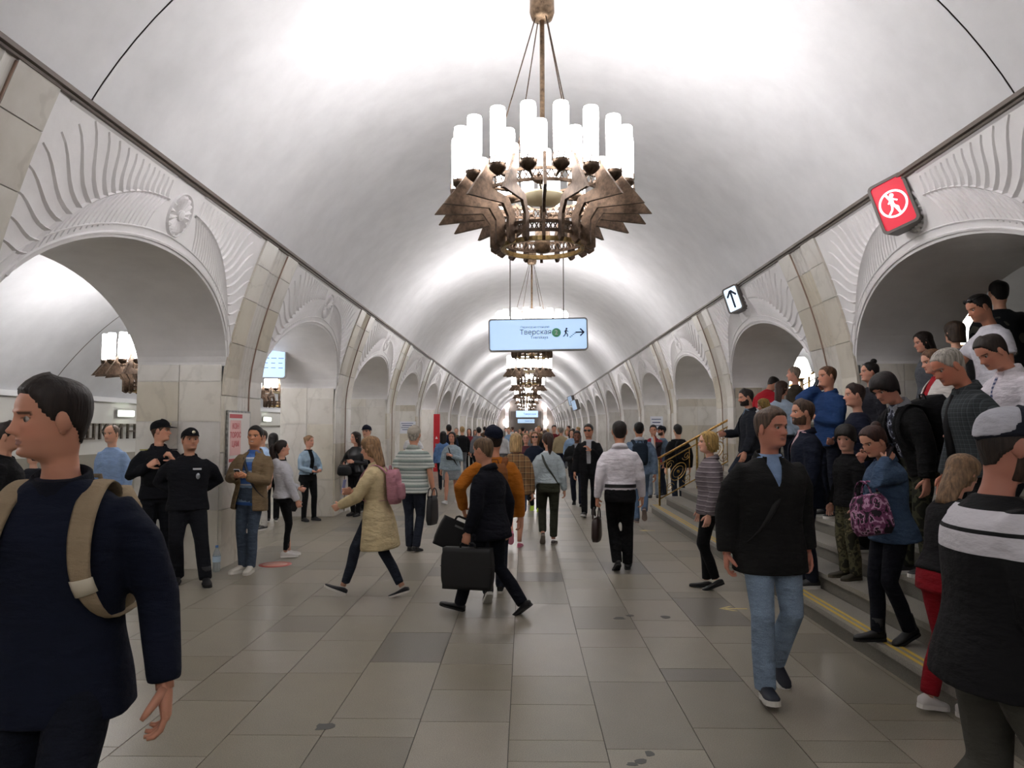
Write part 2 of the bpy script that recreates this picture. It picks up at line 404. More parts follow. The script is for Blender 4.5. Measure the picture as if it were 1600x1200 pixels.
# end walls of the hall
mb = MB(); mb.box((0, YB-.45, 3), (10.2, .3, 7)); tag(ob('wall_back', mb, plain('#c9c5bb', .5), smooth=False), 'marble end wall behind the viewer', 'wall', kind='structure')
mb = MB(); mb.box((0, YE+.5, 3), (10.2, .3, 7)); fw = ob('wall_far', mb, plain('#8d867b', .6), smooth=False); tag(fw, 'dim end wall of the hall far behind the crowd', 'wall', kind='structure')
mb = MB(); mb.box((0, YE+.3, 2.0), (4.2, .1, 4.0)); ob('doorway', mb, plain('#57524b', .7), fw, smooth=False)
for x in (-2.6, 2.6):
    mb = MB(); mb.box((x, YE+.25, 2.3), (.5, .3, 4.6)); ob('pilaster', mb, M_MAR, fw, smooth=False)
# ------------------------------------------------------------------ floor
GR = [granite(c) for c in ('#8f897b', '#8a8373', '#948d7f', '#827c6f', '#77736a')]
mb = MB(); mb.box((0, (YB+YE)/2, -.08), (15.0, YE-YB+1, .145)); flo = ob('floor', mb, plain('#4b4740', .7), smooth=False)
tag(flo, 'polished grey-brown granite slab floor of the station hall', 'floor', kind='structure')
tiles = []
cw = .52; x0 = -7.54
for ci in range(29):
    xa = x0+ci*cw; y = -12.0+random.random()*.3
    while y < 46:
        L = random.choice((.52, .52, .52, .78, .26, 1.04, .78)); tiles.append((xa, y, L)); y += L
def vis(t):
    x, y, L = t; xr, yr = x+.26-CAM.x, y+L/2
    if yr < 3.0 or not (-3.9 < x+.26 < 2.5): return 1e9
    px = VPX+FPX*xr/yr; return yr if -60 < px < 1660 else 1e9
tiles.sort(key=vis)
TM = {}
def tile_mesh(L, mi):
    if (L, mi) not in TM:
        m = MB(); m.box((cw/2, L/2, -.01), (cw-.005, L-.005, .02)); me = m.mesh('floor_tile', False); me.materials.append(GR[mi]); TM[(L, mi)] = me
    return TM[(L, mi)]
rest = MB(); wts = [34, 26, 22, 12, 6]
for i, (x, y, L) in enumerate(tiles):
    mi = random.choices(range(5), wts)[0]
    if i < 300: ob('floor_tile', tile_mesh(L, mi), None, flo, (x, y, 0))
    else: rest.cm = mi; rest.box((x+cw/2, y+L/2, -.01), (cw-.005, L-.005, .02))
rt = ob('floor_tiles', rest, GR, flo, smooth=False); rt['kind'] = 'stuff'
mb = MB(); mb.box((0, (46.5+YE)/2, -.01), (15, YE-46.0, .02)); ob('paving', mb, GR[0], flo, smooth=False)
def G(px, py, h=0.0):
    """the point of the level h that the photograph shows at pixel px, py"""
    d = np.array(((px-800)/FPX, -(py-600)/FPX, -1.0)); m = np.array(cam.rotation_euler.to_matrix()); d = m @ d
    t = (h-CAM.z)/d[2]; return Vector((CAM.x+d[0]*t, CAM.y+d[1]*t, h))
def XY(px, y): return CAM.x+(px-VPX)*y/FPX
def ZH(py, y): return CAM.z+(VPY-py)*y/FPX
for i, (px, py, rx, ry) in enumerate(((507, 1136, .055, .05), (1002, 1190, .03, .03), (1015, 1178, .025, .03), (988, 1194, .03, .02), (968, 966, .05, .04), (985, 962, .04, .03), (1040, 964, .05, .05))):
    c = G(px, py); a = np.arange(11)*2*math.pi/11; m = MB(); rr = [1+.25*random.uniform(-1, 1) for _ in a]
    m.prism([(c.x+rx*math.cos(t)*q, c.y+ry*math.sin(t)*q) for t, q in zip(a, rr)], lambda u, v, w_: (u, v, w_), -.004, .0012)
    ob('repair_patch', m, plain('#4d4d4a', .5), flo, smooth=False)
# ------------------------------------------------------------------ staircase on the right
SX, TR, RI, SY0, SY1 = 2.36, .30, .165, 2.6, 15.0
def step_h(x): return 0 if x < SX else RI*(int((x-SX)/TR)+1)
st = empty('staircase', (SX, (SY0+SY1)/2, 0)); tag(st, 'wide grey granite staircase rising to the right through the arches', 'staircase', kind='structure')
def rel(o, root): o.location = -root.location; return o
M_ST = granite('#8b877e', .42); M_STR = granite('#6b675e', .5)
for i in range(14):
    xa = SX+i*TR; h = RI*(i+1); xb = xa+TR if i < 13 else 7.45
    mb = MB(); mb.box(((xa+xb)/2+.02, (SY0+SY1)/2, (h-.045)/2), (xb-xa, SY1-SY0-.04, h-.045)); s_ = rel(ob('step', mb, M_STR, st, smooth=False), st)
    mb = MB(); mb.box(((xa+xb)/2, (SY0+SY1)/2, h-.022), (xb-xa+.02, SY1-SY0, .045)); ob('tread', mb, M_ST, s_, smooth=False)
    if i in (0,):
        for dx in (.05, .11):
            mb = MB(); mb.box((xa+dx, (SY0+SY1)/2, h+.001), (.028, SY1-SY0-.02, .004)); ob('yellow_line', mb, plain('#c9ab4a', .6), s_, smooth=False)
M_BRASS = metal('#b08d4c', .3)
def spiral(mb, c, r0, r1, turns, a0, r, M):
    K = int(14*turns)+2; mb.tube([M(c[0]+(r0+(r1-r0)*s)*math.cos(a0+turns*6.283*s), c[1]+(r0+(r1-r0)*s)*math.sin(a0+turns*6.283*s)) for s in np.linspace(0, 1, K)], r, 5, ref=(.3, .9, .2))
def railing(xa, xb, y, lab, npan, M_=M_BRASS, wood=None, lift=0.0):
    def base(x): return RI*((x-SX)/TR+.6)+lift
    rt_ = empty('stair_railing', (xa, y, base(xa))); tag(rt_, lab, 'railing')
    P = lambda x, h: (x, y, base(x)+h)
    def part(nm, mb, m=M_): return rel(ob(nm, mb, m, rt_), rt_)
    mb = MB(); mb.tube([P(xa-.08, .93), P(xb, .93)], .032, 10, squash=.7); part('handrail', mb, wood or metal('#b98f52', .35))
    for h in (.80, .12): mb = MB(); mb.tube([P(xa, h), P(xb, h)], .014, 6); part('rail', mb)
    xs = np.linspace(xa, xb, npan+1)
    for x in xs:
        mb = MB(); mb.box((x, y, base(x)+.42), (.035, .035, 1.0)); part('post', mb)
    for u, v in zip(xs[:-1], xs[1:]):
        mb = MB(); W = v-u
        for f in (.2, .8): x = u+W*f; mb.tube([P(x, .12), P(x, .80)], .008, 5)
        cx = (u+v)/2; Mx = lambda a, b: (cx+a, y, base(cx+a)+.46+b)
        spiral(mb, (0, 0), .155, .155, 1.0, 0, .010, Mx); spiral(mb, (0, 0), .10, .10, 1, 0, .007, Mx)
        for sx, sz in ((-1, 1), (1, 1), (-1, -1), (1, -1)):
            spiral(mb, (sx*.17, sz*.22), .085, .015, 1.6, (0 if sx < 0 else math.pi), .007, Mx)
        mb.ell(Mx(0, 0), (.03, .02, .03), 8, 6); part('scrollwork', mb)
    return rt_
railing(2.50, 7.0, 14.75, 'brass scrollwork railing with wooden handrail at the far end of the staircase', 6)
railing(5.05, 7.2, 8.55, 'dark ornamental railing high on the stairs behind the white T-shirt man', 3, metal('#3a2f28', .5), plain('#4d3524', .4))
# ------------------------------------------------------------------ floor marks
c = G(430, 882); mb = MB(); mb.lathe([(.20, -.003), (.20, .0015)], c, 28); o = ob('floor_sticker', mb, plain('#b5483f', .5)); tag(o, 'round red floor sticker beside the white hoodie woman', 'floor sticker')
mb = MB(); mb.lathe([(.15, .001), (.15, .0022)], c, 24); ob('print', mb, plain('#c98f80', .5), o)
for (px, py, ln, lab) in ((1140, 951, .30, 'yellow arrow painted on the floor in front of the stairs'), (1008, 829, .30, 'yellow arrow painted on the floor near the end of the staircase')):
    c = G(px, py); mb = MB(); mm = lambda u, v, w_: (c.x+u, c.y+v, w_)
    mb.prism([(-.04, .018), (-.04, -.018), (ln*.55, -.018), (ln*.55, .018)], mm, -.003, .0016)
    for s in (1, -1): mb.prism([(-.10, 0), (-.06, 0), (.05, s*.09), (.01, s*.09)][::s], mm, -.003, .0017)
    tag(ob('floor_arrow', mb, plain('#d9c98f', .6), smooth=False), lab, 'floor marking')
# ------------------------------------------------------------------ chandeliers
M_BRZ = metal('#8a7560', .45); M_BRZ2 = metal('#6b5a4c', .5); M_OPAL = emis('#fcf9f8', LAMP)
def fin_pts():
    return [(.70, 4.02), (.76, 4.05), (.83, 3.93), (1.02, 3.675), (.57, 3.70), (.50, 3.60), (.50, 3.39), (.455, 3.36), (.41, 3.39), (.41, 3.62), (.50, 3.765), (.72, 3.80)]
def chandelier_parts(root, detail=True):
    """bronze ring chandelier hung from the crown of the vault; coordinates in hall heights, x = y = 0 at its axis"""
    part = lambda nm, mb, m, sm=True, p=None: ob(nm, mb, m, p or root, smooth=sm)
    mb = MB(); mb.lathe([(.02, 5.98), (.115, 5.93), (.12, 5.70), (.10, 5.64), (.03, 5.62)], n=20); part('canopy', mb, M_BRZ)
    mb = MB(); mb.tube([(0, 0, 5.7), (0, 0, 3.45)], .024, 10); part('stem', mb, M_BRZ)
    mb = MB(); mb.lathe([(.01, 3.56), (.07, 3.56), (.075, 3.38), (.06, 3.36), (.01, 3.35)], n=18); part('hub', mb, M_BRZ)
    for a in (R(40), R(125), R(205), R(300)):
        mb = MB(); p = Vector((.07*math.cos(a), .07*math.sin(a), 5.64)); q = Vector((.58*math.cos(a), .58*math.sin(a), 3.92)); mb.tube([p, q], .006, 5)
        m_ = p.lerp(q, .66); mb.tube([p.lerp(q, .62), m_, p.lerp(q, .70)], [.006, .016, .006], 6); part('cable', mb, M_BRZ2)
    def ringband(r, z0, z1, t, m, nm, lattice=False):
        mb = MB()
        if not lattice: mb.lathe([(r, z0), (r+t, z0), (r+t, z1), (r, z1), (r, z0)], n=48, caps=False)
        else:
            for z in (z0, z1): mb.lathe([(r, z-.014), (r+t, z-.014), (r+t, z+.014), (r, z+.014), (r, z-.014)], n=48, caps=False)
            K = 60 if detail else 24
            for i in range(K):
                for s in (0, 1):
                    a, b = 2*math.pi*(i+s)/K, 2*math.pi*(i+1-s)/K; mb.tube([(r*math.cos(a), r*math.sin(a), z0), (r*math.cos(b), r*math.sin(b), z1)], .006, 4, caps=False)
        part(nm, mb, m, False)
    ringband(.60, 3.86, 3.96, .02, M_BRZ2, 'filigree_ring', True)
    ringband(.40, 3.47, 3.55, .02, M_BRZ2, 'filigree_ring', True)
    ringband(.365, 3.38, 3.42, .03, metal('#b49a68', .3), 'brass_ring')
    mb = MB(); mb.lathe([(.02, 3.80), (.14, 3.82), (.22, 3.88), (.23, 3.90), (.20, 3.90), (.02, 3.84)], n=24); part('bowl', mb, plain('#e8e0bf', .4))
    nf = 18; fm = None; cm_ = None; um = None
    for i in range(nf):
        a = 2*math.pi*(i+.5)/nf; rot = (0, 0, a)
        if fm is None:
            m = MB(); m.prism(fin_pts(), lambda u, v, w_: (u, w_, v), -.014, .014); fm = m.mesh('fin', False); fm.materials.append(M_BRZ2)
            m = MB(); m.lathe([(.055, 3.955), (.064, 3.99), (.066, 4.20), (.068, 4.42), (.063, 4.455), (.02, 4.46)], (.80, 0, 0), 14); cm_ = m.mesh('lamp_tube'); cm_.materials.append(M_OPAL)
            m = MB(); m.lathe([(.02, 3.87), (.045, 3.89), (.075, 3.92), (.078, 3.96), (.06, 3.965)], (.80, 0, 0), 14)
            for q in range(8): b = q*math.pi/4; m.tube([(.80+.076*math.cos(b), .076*math.sin(b), 3.95), (.80+.072*math.cos(b+.3), .072*math.sin(b+.3), 4.02)], .005, 4)
            m.box((.70, 0, 3.90), (.22, .022, .03)); um = m.mesh('lamp_cup'); um.materials.append(M_BRZ2)
        f = ob('fin', fm, None, root); f.rotation_euler = rot
        rot2 = (0, 0, a+math.pi/nf)
        for nm, me in (('lamp_tube', cm_), ('lamp_cup', um)): q = ob(nm, me, None, root); q.rotation_euler = rot2
    m = MB(); m.lathe([(.055, 3.955), (.064, 3.99), (.066, 4.20), (.068, 4.45), (.063, 4.485), (.02, 4.49)], (.36, 0, 0), 12); im = m.mesh('lamp_tube'); im.materials.append(M_OPAL)
    m = MB(); m.lathe([(.02, 3.90), (.07, 3.93), (.074, 3.965), (.06, 3.97)], (.36, 0, 0), 12); m.box((.36, 0, 3.91), (.5, .02, .025)); ium = m.mesh('lamp_cup'); ium.materials.append(M_BRZ2)
    for i in range(6):
        for me, nm in ((im, 'lamp_tube'), (ium, 'lamp_cup')): q = ob(nm, me, None, root); q.rotation_euler = (0, 0, R(60*i+25))
ch0 = empty('chandelier', (0, 6.88, 0)); chandelier_parts(ch0)
def subtree(o):
    d = {}
    def rec(x): d[x] = kids(x); [rec(c) for c in d[x]]
    rec(o); return d
ct = subtree(ch0)
chl = ['large bronze ring chandelier with white tube lamps nearest the camera', 'second bronze chandelier, hanging behind the hanging direction sign',
       'third bronze chandelier, just below the hanging direction sign', 'fourth bronze chandelier along the hall axis', 'fifth bronze chandelier along the hall axis']
tag(ch0, chl[0], 'chandelier', 'bronze chandeliers along the hall')
for k in range(1, 5):
    c_ = copy_tree(ch0, None, ct); c_.location = (0, 6.88+2*PITCH*k, 0); tag(c_, chl[k], 'chandelier')
c_ = copy_tree(ch0, None, ct); c_.location = (0, 6.88-2*PITCH, 0); tag(c_, 'bronze chandelier hanging behind the viewer', 'chandelier')
# far ones: too small to show their parts
far = MB(); far.lathe([(.12, 5.98), (.12, 5.64)], n=8); far.tube([(0, 0, 5.7), (0, 0, 3.4)], .024, 5)
for i in range(18):
    a = 2*math.pi*(i+.5)/18; far.prism(fin_pts(), lambda u, v, w_: (u*math.cos(a)-w_*math.sin(a), u*math.sin(a)+w_*math.cos(a), v), -.014, .014)
far.cm = 1
for i in range(18): a = 2*math.pi*i/18; far.tube([(.8*math.cos(a), .8*math.sin(a), 3.95), (.8*math.cos(a), .8*math.sin(a), 4.46)], .066, 6)
fme = far.mesh('chandelier', False); fme.materials.append(M_BRZ2); fme.materials.append(M_OPAL)
for k in range(5, 9): tag(ob('chandelier', fme, None, None, (0, 6.88+2*PITCH*k, 0)), 'one of the small far bronze chandeliers merging at the end of the hall', 'chandelier', 'bronze chandeliers along the hall')
# aisle chandeliers: the same lamp, smaller
def aisle_lamp(x, y, s, lab, z0):
    r_ = copy_tree(ch0, None, ct); r_.scale = (s, s, s); r_.location = (x, y, z0-3.36*s)
    for c in [q for q in COL.objects if q.parent == r_ and q.name.split('.')[0] in ('cable',)]: bpy.data.objects.remove(c)
    tag(r_, lab, 'chandelier', 'aisle chandeliers')
aisle_lamp(-6.12, 11.6, .82, 'bronze chandelier in the left aisle, seen beside the first pillar', 2.25)
aisle_lamp(-6.75, 19.6, .82, 'bronze chandelier in the left aisle, seen through the second arch', 2.25)
def aisle_far(x, y): o = ob('chandelier', fme, None, None, (x, y, 2.25-3.36*.82)); o.scale = (.82,)*3; return o
for y in (3.6, -5.0): tag(aisle_far(-6.75, y), 'bronze chandelier in the left aisle outside the view', 'chandelier', 'aisle chandeliers')
for i, y in enumerate(np.arange(27.6, 92, 16.)): tag(aisle_far(-6.75, y), 'bronze chandelier hidden deep in the left aisle', 'chandelier', 'aisle chandeliers')
for i, y in enumerate(np.arange(19.6, 92, 16.)): tag(aisle_far(6.75, y), 'bronze chandelier hidden deep in the right aisle', 'chandelier', 'aisle chandeliers')
# stair lamps on posts
def post_lamp(x, y, zb, zc, lab):
    r_ = empty('stair_lamp', (x, y, zb)); tag(r_, lab, 'lamp', 'lamps on the stair railings')
    mb = MB(); mb.tube([(0, 0, 0), (0, 0, zc-zb-.2)], .03, 8); mb.ell((0, 0, zc-zb-.22), (.07, .07, .03)); ob('post', mb, metal('#5a4a38', .5), r_)
    mb = MB(); mb.lathe([(.06, -.20), (.17, -.17), (.18, -.05), (.12, .15), (.08, .2), (.01, .21)], (0, 0, zc-zb), 18); ob('lamp_shade', mb, emis('#fffaf2', 9), r_)
post_lamp(XY(1500, 9.3), 9.3, step_h(XY(1500, 9.3)), ZH(515, 9.3), 'white glass lamp behind the white shirt men on the stairs')
post_lamp(XY(1250, 14.4), 14.4, step_h(XY(1250, 14.4)), ZH(575, 14.4), 'white glass lamp on the railing seen through the second right arch')
# end-wall lamps
for i, (px, py) in enumerate(((792, 634), (850, 634), (790, 660), (853, 660))):
    y = YE-.2; mb = MB(); mb.ell((0, 0, 0), (.36, .3, .5), 12, 8); r_ = ob('wall_lamp', mb, emis('#fff6ff', 12), None, (XY(px, y), y, ZH(py, y)))
    tag(r_, '%s white globe lamp on the %s of the far end wall' % (('upper', 'upper', 'lower', 'lower')[i], ('left', 'right')[i % 2]), 'lamp', 'globe lamps on the far wall')
    mb = MB(); mb.box((0, .45, 0), (.1, .5, .1)); ob('bracket', mb, M_DARK, r_)
# ------------------------------------------------------------------ signs
M_INK = plain('#26364f', .6); M_FRAME = plain('#8f8f8c', .4)
def rrect(w_, h_, r, n=5):
    out = []
    for cx, cy, a0 in ((w_/2-r, h_/2-r, 0), (-w_/2+r, h_/2-r, 90), (-w_/2+r, -h_/2+r, 180), (w_/2-r, -h_/2+r, 270)):
        out += [(cx+r*math.cos(R(a0+90*i/n)), cy+r*math.sin(R(a0+90*i/n))) for i in range(n+1)]
    return out
def lightbox(name, M, w_, h_, d, glow, lab, r=.06, frame=M_FRAME):
    root = empty(name); root.matrix_world = M; tag(root, lab, 'sign')
    idm = lambda u, v, q: (u, v, q)
    mb = MB(); mb.prism(rrect(w_, h_, r), idm, -d/2, d/2-.012); ob('housing', mb, frame, root, smooth=False)
    mb = MB(); o = rrect(w_, h_, r); i_ = rrect(w_-.05, h_-.05, r*.7); k = len(o)     # raised rim
    mb.loft([[(*p, d/2-.012) for p in o], [(*p, d/2+.012) for p in o], [(*p, d/2+.012) for p in i_], [(*p, d/2-.01) for p in i_]], False, True); ob('frame', mb, frame, root, smooth=False)
    mb = MB(); mb.prism(i_, idm, d/2-.02, d/2); ob('panel', mb, glow, root, smooth=False)
    return root
def flat(name, root, pts, z, mat): mb = MB(); mb.prism(pts, lambda u, v, q: (u, v, q), z, z+.004); return ob(name, mb, mat, root, smooth=False)
def disc(cx, cy, r, n=28): return [(cx+r*math.cos(2*math.pi*i/n), cy+r*math.sin(2*math.pi*i/n)) for i in range(n)]
def bar(a, b, t):
    a = np.array(a); b = np.array(b); d = (b-a)/np.linalg.norm(b-a); n_ = np.array((-d[1], d[0]))*t/2
    return [tuple(a-n_), tuple(b-n_), tuple(b+n_), tuple(a+n_)]
M_BLUE = emis('#b4d2f2', .72)
ys = 14.2; W_, H_ = 155*ys/FPX, 51*ys/FPX
Ms = frame_of((XY(841, ys), ys, ZH(523, ys)), (1, 0, .018), (-.018, 0, 1))
sg = lightbox('hanging_sign', Ms, W_, H_, .16, M_BLUE, 'pale blue hanging sign lettered Тверская with a green 2 and arrow')
zf = .082
text('lettering', 'Тверская', .135, M_INK, sg, Matrix.Translation((-.05, .045, zf)))
text('lettering', 'Tverskaya', .085, plain('#5f7490', .6), sg, Matrix.Translation((.02, -.055, zf)))
text('lettering', 'Переход на станцию', .055, plain('#5f7490', .6), sg, Matrix.Translation((-.06, .145, zf)))
flat('line_badge', sg, disc(.35, .03, .088), zf-.002, plain('#6cc294', .5)); text('lettering', '2', .13, plain('#f2f6f2', .5), sg, Matrix.Translation((.35, .03, zf+.003)))
def walker(root, cx, cy, s, mat, z):
    f = lambda p: (cx+p[0]*s, cy+p[1]*s)
    flat('pictogram', root, [f(p) for p in disc(.05, .42, .11, 14)], z, mat)
    for a, b, t in (((0, .3), (-.06, -.08), .17), ((-.04, -.05), (.16, -.22), .1), ((.16, -.22), (.14, -.5), .1), ((-.06, -.05), (-.14, -.28), .1), ((-.14, -.28), (-.34, -.46), .1), ((.02, .26), (.24, .08), .08), ((-.02, .26), (-.22, .06), .08)):
        flat('pictogram', root, bar(f(a), f(b), t*s), z, mat)
walker(sg, .54, .03, .17, M_INK, zf)
for i in range(4):
    flat('pictogram', sg, bar((.60+.03*i, -.06+.025*i), (.635+.03*i, -.06+.025*i), .012), zf, M_INK)
for a, b in (((.72, .03), (.88, .03)), ((.81, .10), (.885, .025)), ((.81, -.04), (.885, .035))): flat('arrow', sg, bar(a, b, .026), zf, M_INK)
for px in (797, 881):
    x = XY(px, ys); mb = MB(); mb.tube([(x, ys, vault(x)), (x, ys, Ms.translation.z+.25)], .012, 6); o = ob('suspension_rod', mb, plain('#8a8680', .4), sg); o.matrix_parent_inverse = Ms.inverted()
# far hanging signs
for px, py, w_, h_, y, lab in ((823.5, 647, 35, 11, 62, 'small far pale blue hanging sign, the upper of two at the end of the hall'), (822, 658, 27, 7, 66, 'small far pale blue hanging sign, the lower of two at the end of the hall')):
    f = lightbox('hanging_sign', frame_of((XY(px, y), y, ZH(py, y)), (1, 0, 0), (0, 0, 1)), w_*y/FPX, h_*y/FPX, .2, M_BLUE, lab)
    text('lettering', 'Тверская →', h_*y/FPX*.4, M_INK, f, Matrix.Translation((.2*w_*y/FPX, 0, .105)))
    for s in (-.4, .4): mb = MB(); mb.tube([(s*w_*y/FPX, .2, 0), (s*w_*y/FPX, vault(0)-ZH(py, y), 0)], .02, 5); ob('suspension_rod', mb, M_FRAME, f)
# bracket signs on the right arcade, leaning with the curved wall
def wall_sign(px, py, y, w_, h_, glow, lab, frame=plain('#6d6763', .45)):
    nv_ = Vector((-.74, -.66, -.10)).normalized(); up_ = Vector((-.40, .0, .92)); up_ = (up_-nv_*up_.dot(nv_)).normalized(); xv_ = up_.cross(nv_)
    M = frame_of((XY(px, y), y, ZH(py, y)), xv_, up_)
    r_ = lightbox('wall_sign', M, w_, h_, .22, glow, lab, .045, frame)
    mb = MB(); mb.box((.05, 0, -.16), (.06, .06, .2)); ob('bracket', mb, M_DARK, r_, smooth=False)
    mb = MB(); mb.box((.05, -h_*.35, -.16), (.05, .05, .2)); ob('bracket', mb, M_DARK, r_, smooth=False); return r_
y = 6.95; rs_ = wall_sign(1408, 318, y, .345, .50, emis('#cf2038', .62), 'red lightbox sign with a crossed-out walking figure on the right arcade')
M_WH = emis('#fff2f4', 1.0)
mb = MB(); z = .112
mb.loft([[(*p, z) for p in disc(0, 0, .132, 40)], [(*p, z+.004) for p in disc(0, 0, .132, 40)], [(*p, z+.004) for p in disc(0, 0, .112, 40)], [(*p, z) for p in disc(0, 0, .112, 40)]], False, True); ob('ring', mb, M_WH, rs_, smooth=False)
walker(rs_, 0, .0, .19, M_WH, z); flat('slash', rs_, bar((-.04, .118), (.04, -.118), .022), z+.004, M_WH)
y = 12.2; bs_ = wall_sign(1152, 467, y, .29, .44, emis('#d6e6f6', 1.0), 'pale blue lightbox sign with an upward arrow on the right arcade')
for a, b in (((0, -.15), (0, .14)), ((0, .15), (-.085, .05)), ((0, .15), (.085, .05))): flat('arrow', bs_, bar(a, b, .034), .112, M_INK)
# small sign pair far along the right cornice
for px, py, y in ((893, 626, 46.0), (899, 633, 42.0)):
    wall_sign(px, py, y, .4, .6, emis('#9fb4cc', .5), ('farther' if y > 44 else 'nearer')+' of two tiny bracket signs far along the right arcade')
# left aisle information sign
y = 13.6; ai = lightbox('information_sign', frame_of((XY(424, y), y, ZH(566, y)), (1, .25, 0), (0, 0, 1)), .46, .60, .1, M_BLUE, 'pale blue station list sign hanging in the left aisle')
for j in range(3):
    for i, L in enumerate((.12, .09, .10)): flat('text_line', ai, bar((-.17+.13*j, .08-.045*i*2), (-.17+.13*j+L*.8, .08-.045*i*2), .014), .052, plain('#7f93ab', .6))
for s in (-.18, .18): mb = MB(); mb.tube([(s, .3, 0), (s, 1.6, 0)], .008, 5); ob('suspension_rod', mb, M_FRAME, ai)
# framed poster on the first left pillar, facing the hall
def wall_poster(side, y0, y1, z0, z1, lab, kind):
    x = side*(HB-.045); r_ = empty('poster', (x, (y0+y1)/2, z0)); tag(r_, lab, 'poster')
    w_, h_ = y1-y0, z1-z0; M = frame_of((0, 0, h_/2), (0, -side, 0) if side > 0 else (0, 1, 0), (0, 0, 1)); mp = lambda u, v, q: tuple(M @ Vector((u, v, q)))
    mb = MB(); mb.prism(rrect(w_, h_, .02), mp, -.014, .012); ob('frame', mb, metal('#9a9a98', .3), r_, smooth=False)
    mb = MB(); mb.prism(rrect(w_-.05, h_-.05, .01), mp, .0, .015); sh = ob('sheet', mb, plain('#e8e2dd', .3), r_, smooth=False)
    return r_, M, w_, h_
r_, M, w_, h_ = wall_poster(-1, 8.98, 9.72, 1.12, 1.92, 'metal framed notice with red lettering on the first left pillar', 0)
def on(M, u, v, z=.016): return M @ Matrix.Translation((u, v, z))
mred = plain('#c4454b', .5)
mb = MB(); mb.prism(rrect(.40, .05, .005), lambda u, v, q: tuple(M @ Vector((u-.12, v+.33, q))), .012, .017); ob('red_band', mb, mred, r_, smooth=False)
mb = MB(); mb.prism(rrect(.34, .44, .005), lambda u, v, q: tuple(M @ Vector((u-.13, v+.06, q))), .012, .0165); ob('red_panel', mb, plain('#e3b3b0', .5), r_, smooth=False)
for i, t_ in enumerate(('КОН', 'ТОРОС', 'ЦАМ')): text('lettering', t_, .10, mred, r_, on(M, -.13, .20-.11*i, .017))
mb = MB(); mb.prism(rrect(.40, .04, .005), lambda u, v, q: tuple(M @ Vector((u-.12, v-.22, q))), .012, .017); ob('red_band', mb, mred, r_, smooth=False)
def cheek_notice(px, py, w_, h_, y, lab, col='#e4e6ee'):
    r_ = empty('notice', (XY(px, y), y, ZH(py, y)-h_/2)); tag(r_, lab, 'notice')
    mb = MB(); mb.box((0, 0, h_/2), (w_, .02, h_)); ob('sheet', mb, plain(col, .4), r_, smooth=False)
    for i in range(4): mb = MB(); mb.box((-.03*w_, -.012, h_*(.84-.17*i)), (w_*(.75-.12*(i % 2)), .006, h_*.06)); ob('text_line', mb, plain('#50577e' if i % 2 else '#7d86a0', .5), r_, smooth=False)
cheek_notice(637, 668, .42, .32, pil_y(3)-.04+0, 'white printed notice on the third left pillar')
cheek_notice(1025, 665, .42, .62, pil_y(4)-.04, 'white printed notice on the pillar behind the flat cap man')
# red emergency column
y = 29.0; x = XY(682.5, y); z1 = ZH(647, y); r_ = empty('emergency_column', (x, y, 0)); tag(r_, 'tall narrow red emergency call column by the left pillars', 'call column')
mb = MB(); mb.box((0, 0, z1/2), (.24, .16, z1)); ob('column_body', mb, plain('#c01f2c', .35), r_, smooth=False)
mb = MB(); mb.prism([(-.05, 0), (.05, 0), (0, .11)], lambda u, v, q: (u, q, v+1.28), -.09, -.075); ob('triangle', mb, plain('#f4f0ee', .5), r_, smooth=False)
mb = MB(); mb.box((0, -.083, 1.05), (.1, .01, .1)); ob('call_panel', mb, plain('#8a8a8c', .4), r_, smooth=False)
# station name on the wall across the left track
nm_ = empty('station_name', (-9.22, 16.3, 1.42)); tag(nm_, 'dark metal letters of the station name on the left track wall', 'lettering')
nm_['label'] = 'dark metal letters ПУШКИНСКАЯ on the wall across the left track'
for i, ch in enumerate('ПУШКИНСКАЯ'): text('letter', ch, .46, metal('#5c544a', .5), nm_, frame_of((.0, -2.3+.56*i, .18), (0, 1, 0), (0, 0, 1)) @ Matrix.Scale(1.35, 4, (1, 0, 0)), .02)
# glowing boxes on the left track wall; the first imitates reflected lamp light
for i, (px, py) in enumerate(((192, 646), (393, 655), (416, 655))):
    x = -9.2; yy = FPX*(x-CAM.x)/(px-VPX); mb = MB(); mb.box((0, 0, 0), (.08, .55, .13)); o = ob('wall_light', mb, emis('#f6ffef', 4), None, (x, yy, ZH(py, yy)), False)
    tag(o, ('glowing rectangle imitating a lamp reflection on the track wall left of the first pillar', 'left of two small bright lights beyond the second arch', 'right of two small bright lights beyond the second arch')[i], 'light')
    mb = MB(); mb.box((-.05, 0, 0), (.03, .6, .17)); ob('frame', mb, M_FRAME, o, smooth=False)
# water bottle by the pillar
c = G(338, 893); b_ = empty('water_bottle', c); tag(b_, 'clear plastic water bottle on the floor against the first left pillar', 'bottle')
t = NT('clear_plastic'); t.col('#dfe8ee'); t.b.inputs['Transmission Weight'].default_value = .75; t.b.inputs['IOR'].default_value = 1.2; mpl = t.fin(.12)
mb = MB(); mb.lathe([(.035, 0), (.046, .01), (.046, .09), (.043, .10), (.046, .11), (.046, .19), (.040, .215), (.022, .262), (.016, .27), (.016, .285)], n=18); ob('bottle_body', mb, mpl, b_)
mb = MB(); mb.lathe([(.018, .283), (.018, .307), (.01, .309)], n=14); ob('cap', mb, plain('#4d79b8', .4), b_)
mb = MB(); mb.lathe([(.0468, .115), (.0468, .18)], n=18, caps=False); ob('paper_label', mb, plain('#b9cfe2', .5), b_)
